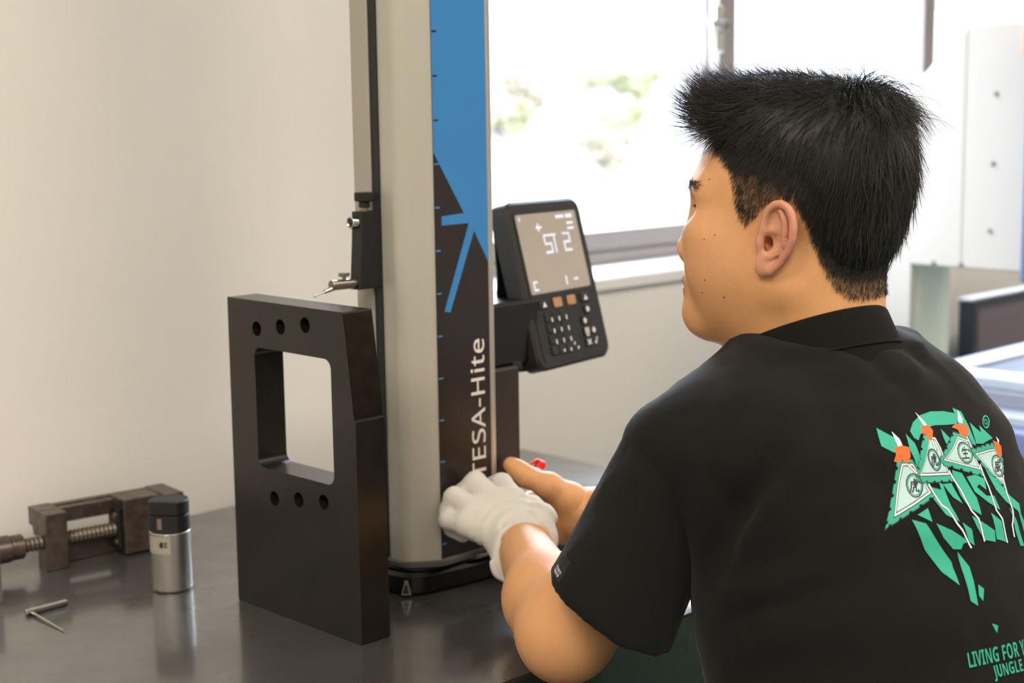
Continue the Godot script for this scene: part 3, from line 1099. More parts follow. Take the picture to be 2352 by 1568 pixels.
func build_machine() -> void:
	var t := thing("measuring_machine", "large white optical measuring machine with an overhanging arm and a glass stage", "machine", Vector3(2.75, 0, -1.35))
	var o := Transform3D(Basis(), -t.position)
	var side := Basis(Vector3(0, 0, -1), Vector3(0, 1, 0), Vector3(1, 0, 0))       # polygon (-z, y), thickness along x
	var st := begin()
	prism(st, PackedVector2Array([Vector2(1.15, 1.045), Vector2(1.513, 1.045), Vector2(1.513, 0.72), Vector2(1.66, 0.72), Vector2(1.66, 1.20), Vector2(1.62, 1.27), Vector2(1.413, 1.472), Vector2(1.15, 1.472)]), 2.5, 2.515, Transform3D(side, Vector3.ZERO), false, 0.003)
	done(st, "side_cover", M.machine_white, t, o)
	st = begin()
	prism(st, PackedVector2Array([Vector2(1.15, 1.06), Vector2(1.50, 1.06), Vector2(1.50, 1.05), Vector2(1.65, 1.05), Vector2(1.65, 1.20), Vector2(1.61, 1.26), Vector2(1.41, 1.465), Vector2(1.15, 1.465)]), 2.515, 2.64, Transform3D(side, Vector3.ZERO), false, 0.003)
	done(st, "arm", M.machine_white, t, o)
	st = begin()
	span(st, Vector3(2.515, 0.72, -1.65), Vector3(2.64, 1.06, -1.513), 0.004)
	done(st, "pillar", plain(Color(0.74, 0.77, 0.68), 0.5), t, o)
	for p in [[-1.357, 1.352], [-1.359, 1.232], [-1.361, 1.115], [-1.47, 1.052], [-1.415, 1.052]]:
		st = begin()
		rod(st, Vector3(2.5005, p[1], p[0]), Vector3(2.4965, p[1], p[0]), 0.0048, 0.004, 14, 0.001)
		done(st, "cover_screw", M.frame_grey, t, o)
	st = begin()
	span(st, Vector3(2.4992, 1.048, -1.4156), Vector3(2.5004, 1.469, -1.4147))
	done(st, "seam", plain(Color(0.6, 0.6, 0.58), 0.5), t, o)
	# vertical optics head on the front of the arm
	st = begin()
	span(st, Vector3(2.47, 1.03, -1.288), Vector3(2.62, 1.44, -1.12), 0.006)
	done(st, "optics_head", M.axis_blue, t, o)
	st = begin()
	span(st, Vector3(2.455, 1.41, -1.288), Vector3(2.60, 1.475, -1.17), 0.004)
	done(st, "head_cap", plain(Color(0.75, 0.55, 0.36), 0.5), t, o)
	st = begin()
	rod(st, Vector3(2.54, 1.03, -1.235), Vector3(2.54, 0.975, -1.235), 0.03, 0.024, 24, 0.003)
	done(st, "lens", M.rubber, t, o)
	# stage: white frame, glass, carrier, guide rail, base
	var y := 0.85
	var zf := -1.515
	for q in [[2.53, 2.60], [2.97, 3.04]]:
		st = begin()
		span(st, Vector3(q[0], y - 0.022, zf), Vector3(q[1], y, -0.95), 0.003)
		done(st, "stage_frame", M.stage_white, t, o)
	for q in [[zf, zf + 0.065], [-1.02, -0.95]]:
		st = begin()
		span(st, Vector3(2.60, y - 0.022, q[0]), Vector3(2.97, y, q[1]), 0.003)
		done(st, "stage_frame", M.stage_white, t, o)
	st = begin()
	span(st, Vector3(2.60, y - 0.014, zf + 0.065), Vector3(2.97, y - 0.008, -1.02))
	done(st, "stage_glass", plain(Color(0.56, 0.6, 0.66), 0.12), t, o)
	st = begin()
	span(st, Vector3(2.52, y - 0.052, zf + 0.01), Vector3(3.03, y - 0.022, -0.97), 0.003)
	done(st, "stage_carrier", plain(Color(0.5, 0.51, 0.54), 0.45), t, o)
	st = begin()
	span(st, Vector3(2.47, y - 0.072, zf + 0.01), Vector3(3.05, y - 0.052, -0.96), 0.003)
	done(st, "guide_rail", M.stage_white, t, o)
	st = begin()
	span(st, Vector3(2.45, 0.62, -1.53), Vector3(3.1, y - 0.072, -0.92), 0.006)
	done(st, "base", M.machine_grey, t, o)
	st = begin()
	span(st, Vector3(2.50, 0.02, -1.52), Vector3(3.05, 0.62, -0.98), 0.006)
	done(st, "cabinet", plain(Color(0.1, 0.11, 0.2), 0.5), t, o)
	for x in [2.54, 3.01]:
		for z in [-1.48, -1.02]:
			st = begin()
			rod(st, Vector3(x, 0, z), Vector3(x, 0.03, z), 0.03, 0.025, 14)
			done(st, "foot", M.rubber, t, o)
	# monitor on a narrow shelf table behind the stage
	t = thing("side_table", "narrow grey side table behind the measuring machine, under the monitor", "table", Vector3(3.1, 0, -1.66))
	st = begin()
	span(st, Vector3(-0.40, 0.57, -0.11), Vector3(0.6, 0.60, 0.11), 0.003)
	done(st, "tabletop", M.machine_grey, t)
	for x in [-0.36, 0.56]:
		for z in [-0.08, 0.08]:
			st = begin()
			span(st, Vector3(x - 0.02, 0, z - 0.02), Vector3(x + 0.02, 0.57, z + 0.02), 0.002)
			done(st, "leg", M.monitor_edge, t)
	t = thing("monitor", "dark framed monitor standing just beyond the glass stage", "monitor", Vector3(3.15, 0.60, -1.625))
	st = begin()
	span(st, Vector3(-0.225, 0.06, -0.035), Vector3(0.32, 0.328, 0.0), 0.006)
	done(st, "housing", M.monitor_edge, t)
	st = begin()
	span(st, Vector3(-0.228, 0.326, -0.034), Vector3(0.323, 0.332, 0.002), 0.001)
	done(st, "top_edge", M.frame_grey, t)
	st = begin()
	span(st, Vector3(-0.205, 0.08, 0.0), Vector3(0.30, 0.308, 0.002), 0.0008)
	done(st, "screen", M.screen_dark, t)
	st = begin()
	span(st, Vector3(0.0, 0.006, -0.055), Vector3(0.1, 0.16, -0.033), 0.004)
	span(st, Vector3(-0.07, 0, -0.08), Vector3(0.17, 0.01, 0.07), 0.003)
	done(st, "foot", M.monitor_edge, t)


func build_stool() -> void:
	var t := thing("work_stool", "round black padded work stool under the seated technician", "stool", Vector3(1.2, 0, -0.62))
	var st := begin()
	lathe(st, [[0, 0.42], [0.17, 0.42], [0.185, 0.43], [0.185, 0.455], [0.17, 0.47], [0.0, 0.472]], 36)
	done(st, "seat", M.rubber, t)
	st = begin()
	rod(st, Vector3(0, 0.1, 0), Vector3(0, 0.42, 0), 0.028, 0.024, 18)
	done(st, "gas_post", M.chrome, t)
	for k in 5:
		var a := TAU * k / 5
		st = begin()
		rod(st, Vector3(0, 0.1, 0), Vector3(cos(a) * 0.25, 0.07, sin(a) * 0.25), 0.02, 0.014, 10, 0.002)
		done(st, "leg", M.base_black, t)
		st = begin()
		rod(st, Vector3(cos(a) * 0.25 - sin(a) * 0.012, 0.028, sin(a) * 0.25 + cos(a) * 0.012), Vector3(cos(a) * 0.25 + sin(a) * 0.012, 0.028, sin(a) * 0.25 - cos(a) * 0.012), 0.028, 0.028, 16, 0.003)
		done(st, "caster", M.base_black, t)
# ---------------------------------------------------------------- smooth bodies: distance fields meshed as surface nets

class Prim:
	var kind := 0            # 0 tapered capsule, 1 ellipsoid, 2 stacked ellipses, 3 half space
	var op := 0              # 0 join, 1 carve, 2 keep only the inside
	var a: Vector3
	var b: Vector3
	var d: Vector3
	var ibb := 0.0
	var ra := 0.0
	var rb := 0.0
	var k := 0.01
	var inv: Basis
	var r: Vector3
	var ir: Vector3
	var rows: Array
	var ex: Vector3
	var ez: Vector3

	func dist(p: Vector3) -> float:
		if kind == 0:
			var q := p - a
			var h := clampf(q.dot(d) * ibb, 0.0, 1.0)
			return (q - d * h).length() - (ra + (rb - ra) * h)
		if kind == 1:
			var q := (inv * (p - a)) / r
			var k0 := q.length()
			if k0 < 1e-6:
				return -minf(r.x, minf(r.y, r.z))
			return k0 * (k0 - 1.0) / (q / r).length()
		if kind == 3:
			return (p - a).dot(d)
		var n := rows.size()
		var i := 0
		while i < n - 2 and rows[i + 1][0] < p.y:
			i += 1
		var u: Array = rows[i]
		var v: Array = rows[i + 1]
		var t := clampf((p.y - u[0]) / (v[0] - u[0]), 0.0, 1.0)
		var s := t * t * (3.0 - 2.0 * t) * 0.5 + t * 0.5
		var q := Vector3(p.x - lerpf(u[1], v[1], s), 0, p.z - lerpf(u[2], v[2], s))
		var x := q.dot(ex)
		var z := q.dot(ez)
		var aa := lerpf(u[3], v[3], s)
		var bb := lerpf(u[4], v[4], s)
		var kk := sqrt(x * x / (aa * aa) + z * z / (bb * bb))
		var len_ := sqrt(x * x + z * z)
		var side := (kk - 1.0) * len_ / kk if kk > 1e-4 else -minf(aa, bb)
		side = maxf(side, -minf(aa, bb))
		return maxf(side, maxf(rows[0][0] - p.y, p.y - rows[n - 1][0]))


func cap(l: Array, a: Vector3, b: Vector3, ra: float, rb: float, k := 0.02, op := 0) -> void:
	var p := Prim.new()
	p.a = a
	p.b = b
	p.d = b - a
	p.ibb = 1.0 / maxf(p.d.length_squared(), 1e-9)
	p.ra = ra
	p.rb = rb
	p.k = k
	p.op = op
	l.append(p)


func ell(l: Array, c: Vector3, r: Vector3, k := 0.02, op := 0, turn := Basis()) -> void:
	var p := Prim.new()
	p.kind = 1
	p.a = c
	p.r = r
	p.ir = Vector3(1.0 / r.x, 1.0 / r.y, 1.0 / r.z)
	p.inv = turn.transposed()
	p.k = k
	p.op = op
	l.append(p)


func cut(l: Array, at: Vector3, outward: Vector3, k := 0.004) -> void:
	var p := Prim.new()
	p.kind = 3
	p.a = at
	p.d = outward.normalized()
	p.k = k
	p.op = 2
	l.append(p)


static func field(l: Array, p: Vector3) -> float:
	var d := 1e3
	for q: Prim in l:
		var e: float
		if q.kind == 0:
			var w := p - q.a
			var t := w.dot(q.d) * q.ibb
			t = 0.0 if t < 0.0 else (1.0 if t > 1.0 else t)
			e = (w - q.d * t).length() - (q.ra + (q.rb - q.ra) * t)
		elif q.kind == 1:
			var w := (q.inv * (p - q.a)) * q.ir
			var k0 := w.length()
			e = k0 * (k0 - 1.0) / (w * q.ir).length() if k0 > 1e-6 else -q.r.x
		else:
			e = q.dist(p)
		if q.op == 0:
			var h := q.k - absf(d - e)
			d = minf(d, e)
			if h > 0.0: d -= h * h * 0.25 / q.k
		else:
			if q.op == 1: e = -e
			var h := q.k - absf(d - e)
			d = maxf(d, e)
			if h > 0.0: d += h * h * 0.25 / q.k
	return d


class Net:
	var v := PackedVector3Array()
	var n := PackedVector3Array()
	var c := PackedColorArray()
	var idx := PackedInt32Array()


func net(out: Net, l: Array, lo: Vector3, hi: Vector3, h: float, tint: Variant = null, bump: Variant = null, amp := 0.0) -> void:
	const N := 8
	var size := ((hi - lo) / h).ceil()
	var bx := int(ceil(size.x / N))
	var by := int(ceil(size.y / N))
	var bz := int(ceil(size.z / N))
	var nx := bx * N + 2
	var nxy := nx * (by * N + 2)
	var rad := h * N * 0.8661
	var where := {}
	var edges := PackedInt32Array()
	var first := out.v.size()
	var s := PackedFloat32Array()
	s.resize(729)
	var off := [0, 1, 9, 10, 81, 82, 90, 91]
	var ends := [[0, 1, 0], [2, 3, 0], [4, 5, 0], [6, 7, 0], [0, 2, 1], [1, 3, 1], [4, 6, 1], [5, 7, 1], [0, 4, 2], [1, 5, 2], [2, 6, 2], [3, 7, 2]]
	var cpos := [Vector3(0, 0, 0), Vector3(1, 0, 0), Vector3(0, 1, 0), Vector3(1, 1, 0), Vector3(0, 0, 1), Vector3(1, 0, 1), Vector3(0, 1, 1), Vector3(1, 1, 1)]
	for kz in bz:
		for ky in by:
			for kx in bx:
				var base := lo + Vector3(kx, ky, kz) * (N * h)
				var mid := base + Vector3.ONE * (N * h * 0.5)
				var dm := 1e3
				var ds := PackedFloat32Array()
				var d := 1e3
				for q: Prim in l:
					var e := q.dist(mid)
					ds.append(e)
					if q.op == 0:
						dm = minf(dm, e)
						var g := maxf(q.k - absf(d - e), 0.0)
						d = minf(d, e) - g * g * 0.25 / q.k
					else:
						if q.op == 1: e = -e
						d = maxf(d, e)
				if d > rad * 1.2 + amp or d < -rad * 1.6 - amp - 0.01:
					continue
				var near := []
				for i in l.size():
					var q: Prim = l[i]
					if q.op == 0 and ds[i] - q.k < dm + 2.2 * rad or q.op == 1 and ds[i] < 2.2 * rad + q.k or q.op == 2 and ds[i] > -2.2 * rad - q.k:
						near.append(q)
				if near.is_empty():
					continue
				var far := h * 2.8 + amp
				for z in range(0, 9, 2):
					for y in range(0, 9, 2):
						for x in range(0, 9, 2):
							var p := base + Vector3(x, y, z) * h
							var w := field(near, p)
							if amp > 0.0 and absf(w) < amp + h * 2.5:
								w += bump.call(p)
							s[x + y * 9 + z * 81] = w
				for z in 9:
					for y in 9:
						for x in 9:
							if (x | y | z) & 1 == 0:
								continue
							var c: float = s[(x & 14) + (y & 14) * 9 + (z & 14) * 81]
							if c > far or c < -far:
								s[x + y * 9 + z * 81] = c
								continue
							var p := base + Vector3(x, y, z) * h
							var w := field(near, p)
							if amp > 0.0 and absf(w) < amp + h * 2.5:
								w += bump.call(p)
							s[x + y * 9 + z * 81] = w
				for z in N:
					for y in N:
						for x in N:
							var o := x + y * 9 + z * 81
							var s0 := s[o] < 0.0
							var neg := 0
							for q in 8:
								if s[o + off[q]] < 0.0: neg += 1
							var gx := kx * N + x
							var gy := ky * N + y
							var gz := kz * N + z
							var key := gx + gy * nx + gz * nxy
							if neg == 0 or neg == 8:
								continue
							var sum := Vector3()
							var cnt := 0
							for e in ends:
								var fa: float = s[o + off[e[0]]]
								var fb: float = s[o + off[e[1]]]
								if (fa < 0.0) != (fb < 0.0):
									var t := fa / (fa - fb)
									sum += (cpos[e[0]] as Vector3).lerp(cpos[e[1]], t)
									cnt += 1
							where[key] = out.v.size()
							out.v.append(base + (Vector3(x, y, z) + sum / cnt) * h)
							if (s[o + 1] < 0.0) != s0:
								edges.append_array([0, key, 1 if s0 else 0])
							if (s[o + 9] < 0.0) != s0:
								edges.append_array([1, key, 1 if s0 else 0])
							if (s[o + 81] < 0.0) != s0:
								edges.append_array([2, key, 1 if s0 else 0])
	var du := [nx, nxy, 1]
	var dv := [nxy, 1, nx]
	out.n.resize(out.v.size())
	for i in range(0, edges.size(), 3):
		var ax := edges[i]
		var key := edges[i + 1]
		var u: int = du[ax]
		var w: int = dv[ax]
		var q0: int = where.get(key - u - w, -1)
		var q1: int = where.get(key - w, -1)
		var q2: int = where.get(key, -1)
		var q3: int = where.get(key - u, -1)
		if q0 < 0 or q1 < 0 or q3 < 0:
			continue
		if edges[i + 2] == 0:
			var sw := q1
			q1 = q3
			q3 = sw
		var nn := (out.v[q2] - out.v[q0]).cross(out.v[q3] - out.v[q1])
		out.n[q0] += nn
		out.n[q1] += nn
		out.n[q2] += nn
		out.n[q3] += nn
		out.idx.append_array([q0, q2, q1, q0, q3, q2])
	for i in range(first, out.v.size()):
		out.n[i] = out.n[i].normalized()
		if tint != null:
			out.c.append(tint.call(out.v[i], out.n[i]))
		else:
			out.c.append(Color.WHITE)


func net_mesh(t: Net, uv := PackedVector2Array()) -> ArrayMesh:
	var a := []
	a.resize(Mesh.ARRAY_MAX)
	a[Mesh.ARRAY_VERTEX] = t.v
	a[Mesh.ARRAY_NORMAL] = t.n
	a[Mesh.ARRAY_COLOR] = t.c
	a[Mesh.ARRAY_INDEX] = t.idx
	if uv.size():
		a[Mesh.ARRAY_TEX_UV] = uv
	var m := ArrayMesh.new()
	m.add_surface_from_arrays(Mesh.PRIMITIVE_TRIANGLES, a)
	return m


# ---------------------------------------------------------------- the technician

const HEAD_AT := Vector3(1.1855, 1.220, -0.837)      # between the ears
const NECK := Vector3(1.194, 1.136, -0.828)
var face := Basis(Vector3(-0.3458, 0, -0.9383), Vector3.UP, Vector3(0.9383, 0, -0.3458))   # forward, up, to his right
var t_right := Vector3(0.978, 0, 0.208)             # torso axes
var t_back := Vector3(-0.208, 0, 0.978)
var sh_l: Vector3
var sh_r: Vector3
var ELB_L := ray_at(1300, 1452, 1.455)
var WRI_L := ray_at(1200, 1250, 1.690)
const ELB_R := Vector3(1.430, 0.875, -1.010)
const WRI_R := Vector3(1.290, 0.875, -1.208)


func make_skin() -> void:
	M.skin = plain(Color.WHITE, 0.48, 0.0, 0.45)
	M.skin.vertex_color_use_as_albedo = true
	var pores := noise_map(0.06, Color(0.35, 0.35, 0.35), Color(0.65, 0.65, 0.65), 512, 61, 3)
	M.skin.heightmap_enabled = true
	M.skin.heightmap_texture = pores
	M.skin.heightmap_scale = 0.03
	tri_tex(M.skin, 14.0)
	M.mole = plain(Color(0.36, 0.2, 0.13), 0.6)
	M.hair = plain(Color.WHITE, 0.45, 0.0, 0.5)
	M.hair.vertex_color_use_as_albedo = true
	M.shirt = plain(Color.WHITE, 0.92, 0.0, 0.3)
	M.shirt.albedo_texture = cloth_texture()
	tri_tex(M.shirt, 5.0)
	M.shirt.rim_enabled = true
	M.shirt.rim = 0.15
	M.shirt.rim_tint = 0.4
	M.collar = plain(Color(0.068, 0.066, 0.064), 0.9, 0.0, 0.3)
	M.collar.rim_enabled = true
	M.collar.rim = 0.12
	M.glove = plain(Color(0.86, 0.85, 0.82), 0.9, 0.0, 0.3)
	M.glove.heightmap_enabled = true
	M.glove.heightmap_texture = knit_texture()
	M.glove.heightmap_scale = 0.02
	tri_tex(M.glove, 9.0)
	M.glove.rim_enabled = true
	M.glove.rim = 0.4
	M.trousers = plain(Color(0.1, 0.1, 0.11), 0.9)
	M.shoe = plain(Color(0.08, 0.08, 0.085), 0.5)
	M.eye_white = plain(Color(0.85, 0.82, 0.78), 0.2)
	M.iris = plain(Color(0.07, 0.045, 0.035), 0.15)


func cloth_texture() -> ImageTexture:
	var im := Image.create(1024, 1024, false, Image.FORMAT_RGB8)
	var g := RandomNumberGenerator.new()
	g.seed = 71
	im.fill(Color(0.082, 0.079, 0.075))
	for i in 60000:
		var k := g.randf_range(0.06, 0.118)
		im.fill_rect(Rect2i(g.randi() % 1024, g.randi() % 1024, 1 + g.randi() % 2, 1 + g.randi() % 5), Color(k, k * 0.97, k * 0.93))
	for i in 60:      # lint
		im.fill_rect(Rect2i(g.randi() % 1024, g.randi() % 1024, 1 + g.randi() % 2, 2), Color(0.3, 0.29, 0.27))
	return ImageTexture.create_from_image(im)


func knit_texture() -> ImageTexture:
	var im := Image.create(256, 256, false, Image.FORMAT_RGB8)
	for y in 256:
		for x in 256:
			var k := 0.5 + 0.35 * sin(TAU * x * 24.0 / 256.0) * cos(TAU * (y * 32.0 + (x * 24 / 256 % 2) * 128) / 256.0)
			im.set_pixel(x, y, Color(k, k, k))
	return ImageTexture.create_from_image(im)


func ray_at(px: float, py: float, depth: float) -> Vector3:
	# joint positions were measured against the room: a place at that depth in front of the standing viewer
	var u := (px - 1176.0) / 3571.33 * depth
	var v := (py - 784.0) / 3571.33 * depth
	var f := Vector3(0.690282, -0.150595, -0.707695)
	var r := Vector3(0.715846, 0, 0.698258)
	var d := f.cross(r)
	var cr := 0.9998983
	var sr := 0.0142623
	return Vector3(0, EYE, 0) + f * depth + (r * cr + d * sr) * u + (-r * sr + d * cr) * v


func head_field() -> Array:
	var l := []
	ell(l, Vector3(0.0, 0.052, 0), Vector3(0.088, 0.080, 0.074), 0.02)                  # skull
	ell(l, Vector3(0.040, 0.040, 0), Vector3(0.0535, 0.058, 0.060), 0.022)                    # brow
	ell(l, Vector3(0.04, -0.012, 0), Vector3(0.058, 0.072, 0.061), 0.03)                   # middle of the face
	for s in [-1.0, 1.0]:
		cap(l, Vector3(0.004, -0.036, 0.048 * s), Vector3(0.078, -0.071, 0.010 * s), 0.021, 0.019, 0.03)   # jaw
		ell(l, Vector3(0.054, -0.020, 0.038 * s), Vector3(0.040, 0.044, 0.031), 0.022)     # cheek
		ell(l, Vector3(0.070, 0.006, 0.036 * s), Vector3(0.022, 0.016, 0.024), 0.02)       # cheekbone
		cap(l, Vector3(0.086, 0.045, 0.010 * s), Vector3(0.073, 0.046, 0.046 * s), 0.009, 0.008, 0.018)    # brow ridge
	cap(l, Vector3(0.086, -0.072, -0.008), Vector3(0.086, -0.072, 0.008), 0.0165, 0.0165, 0.02)            # chin
	ell(l, Vector3(0.042, -0.066, 0), Vector3(0.044, 0.026, 0.042), 0.03)                  # under the chin
	for s in [-1.0, 1.0]:
		ell(l, Vector3(0.094, 0.029, 0.031 * s), Vector3(0.014, 0.010, 0.017), 0.014, 1)   # eye sockets
		ell(l, Vector3(0.0720, 0.0285, 0.033 * s), Vector3(0.0145, 0.0130, 0.0160), 0.006)  # lids
		ell(l, Vector3(0.0890, 0.0290, 0.035 * s), Vector3(0.011, 0.0023, 0.0135), 0.003, 1) # slit between the lids
	cap(l, Vector3(0.087, 0.034, 0), Vector3(0.103, -0.008, 0), 0.0075, 0.0105, 0.014)     # nose
	ell(l, Vector3(0.1045, -0.0125, 0), Vector3(0.0105, 0.0095, 0.0115), 0.01)
	for s in [-1.0, 1.0]:
		ell(l, Vector3(0.099, -0.0165, 0.0125 * s), Vector3(0.0105, 0.0085, 0.0075), 0.007)
		ell(l, Vector3(0.1015, -0.0250, 0.007 * s), Vector3(0.005, 0.004, 0.0035), 0.003, 1)
	ell(l, Vector3(0.094, -0.041, 0), Vector3(0.012, 0.012, 0.024), 0.016)
	ell(l, Vector3(0.1005, -0.0405, 0), Vector3(0.0085, 0.0052, 0.0200), 0.005)            # upper lip
	ell(l, Vector3(0.0985, -0.0505, 0), Vector3(0.0085, 0.0056, 0.0175), 0.005)            # lower lip
	ell(l, Vector3(0.108, -0.0457, 0), Vector3(0.011, 0.0011, 0.0215), 0.003, 1)           # mouth line
	for s in [-1.0, 1.0]:
		ell(l, Vector3(0.007, 0.001, 0.070 * s), Vector3(0.0044, 0.0066, 0.018), 0.002, 1)   # ear canal
	# neck
	var inv := face.transposed()
	var nb := inv * (NECK - HEAD_AT)
	cap(l, Vector3(-0.018, -0.030, 0), nb + Vector3(-0.004, -0.055, 0), 0.0545, 0.0640, 0.035)
	cap(l, Vector3(-0.033, 0.0, 0), nb + Vector3(-0.020, -0.04, 0), 0.036, 0.043, 0.03)
	cap(l, Vector3(0.03, -0.07, 0), nb + Vector3(0.022, -0.045, 0), 0.028, 0.034, 0.03)
	return l


func ear_field(s: float) -> Array:
	var l := []
	var v := func(f: float, u: float, o: float) -> Vector3: return Vector3(f + 0.006, u + 0.003, s * o)
	var tilt := Basis(Vector3(0, 0, 1), 0.32) * Basis(Vector3(0, 1, 0), -0.30 * s)
	var spline := func(rows: Array, r0: float, r1: float) -> void:
		var c := Curve3D.new()
		for i in rows.size():
			var a: Array = rows[maxi(i - 1, 0)]
			var b: Array = rows[mini(i + 1, rows.size() - 1)]
			var tg: Vector3 = (v.call(b[0], b[1], b[2]) - v.call(a[0], a[1], a[2])) / 6.0
			c.add_point(v.call(rows[i][0], rows[i][1], rows[i][2]), -tg, tg)
		var n := rows.size() * 3
		var len_ := c.get_baked_length()
		for i in n:
			cap(l, c.sample_baked(len_ * i / n), c.sample_baked(len_ * (i + 1) / n), lerpf(r0, r1, float(i) / n), lerpf(r0, r1, float(i + 1) / n), 0.0004)
	spline.call([[0.003, 0.006, 0.074], [0.0025, 0.018, 0.0765], [-0.0005, 0.0275, 0.0785], [-0.0065, 0.0325, 0.0805], [-0.0135, 0.0335, 0.0825], [-0.0200, 0.0300, 0.0845], [-0.0242, 0.0232, 0.0865], [-0.0258, 0.0134, 0.0880], [-0.0246, 0.0024, 0.0875], [-0.0200, -0.0085, 0.0850], [-0.0125, -0.0185, 0.0815], [-0.004, -0.0255, 0.079]], 0.0034, 0.0040)
	spline.call([[-0.0125, 0.0255, 0.0815], [-0.0170, 0.0185, 0.0835], [-0.0178, 0.0095, 0.0845], [-0.0160, 0.0, 0.0840], [-0.0110, -0.0085, 0.0820], [-0.004, -0.0120, 0.0795]], 0.0030, 0.0032)
	ell(l, v.call(-0.0080, 0.005, 0.0745), Vector3(0.0165, 0.0280, 0.0042), 0.006, 0, tilt)
	ell(l, v.call(-0.004, 0.0, 0.068), Vector3(0.012, 0.022, 0.010), 0.008)
	ell(l, v.call(0.0035, -0.0225, 0.0760), Vector3(0.0078, 0.0090, 0.0044), 0.008, 0, tilt)            # lobe
	ell(l, v.call(-0.0055, 0.0175, 0.0845), Vector3(0.0058, 0.0105, 0.0075), 0.003, 1, tilt)            # upper hollow
	ell(l, v.call(-0.0045, -0.0005, 0.0845), Vector3(0.0088, 0.0100, 0.0105), 0.004, 1, tilt)          # bowl
	ell(l, v.call(0.0010, -0.002, 0.070), Vector3(0.0046, 0.0070, 0.016), 0.002, 1)                    # canal
	ell(l, v.call(0.0070, -0.001, 0.0765), Vector3(0.0040, 0.0062, 0.0036), 0.004)                     # tragus
	return l


var hairline := PackedVector2Array([
	Vector2(0.069, 0.097), Vector2(0.050, 0.082), Vector2(0.042, 0.060), Vector2(0.038, 0.040), Vector2(0.034, 0.024), Vector2(0.028, 0.016), Vector2(0.018, 0.027),
	Vector2(0.008, 0.037), Vector2(-0.007, 0.042), Vector2(-0.019, 0.036), Vector2(-0.028, 0.019), Vector2(-0.034, -0.002), Vector2(-0.042, -0.026), Vector2(-0.049, -0.040), Vector2(-0.060, -0.049), Vector2(-0.13, -0.050),
	Vector2(-0.14, 0.2), Vector2(0.14, 0.2), Vector2(0.105, 0.11)])


func under_hair(p: Vector3) -> float:      # 1 well inside the hairline, 0 outside, in between near it
	var q := Vector2(p.x, p.y)
	var near := 1.0
	var n := hairline.size()
	for i in 15:
		near = minf(near, q.distance_to(Geometry2D.get_closest_point_to_segment(q, hairline[i], hairline[(i + 1) % n])))
	near = minf(near, q.distance_to(Geometry2D.get_closest_point_to_segment(q, hairline[n - 1], hairline[0])))
	return clampf(0.5 + (near if Geometry2D.is_point_in_polygon(q, hairline) else -near) / 0.006, 0.0, 1.0)


var blotch := FastNoiseLite.new()

func skin_tone(p: Vector3) -> Color:
	var k := 1.0 + 0.06 * blotch.get_noise_3dv(p * 40.0) + 0.04 * blotch.get_noise_3dv(p * 160.0)
	return Color(0.740 * k, 0.376 * k, 0.165 * k)


func head_tint(p: Vector3, n: Vector3) -> Color:
	var c := skin_tone(p)
	var red := exp(-(Vector3(0.055, -0.015, absf(p.z)) - Vector3(p.x, p.y, 0.045)).length_squared() / 0.0012)
	c = c.lerp(Color(0.62, 0.31, 0.19), 0.5 * red)
	if p.x > 0.088 and absf(p.z) < 0.024 and p.y < -0.035 and p.y > -0.056:
		c = c.lerp(Color(0.47, 0.2, 0.15), clampf((p.x - 0.092) / 0.006, 0.0, 0.9))
	var h := under_hair(p)
	if h > 0.0:
		var fade := smoothstep(0.030, 0.085, p.y + maxf(0.0, -p.x - 0.02) * 1.3)
		c = c.lerp(Color(0.085, 0.058, 0.04).lerp(Color(0.014, 0.012, 0.011), fade), h * lerpf(0.66, 1.0, fade))
	return c


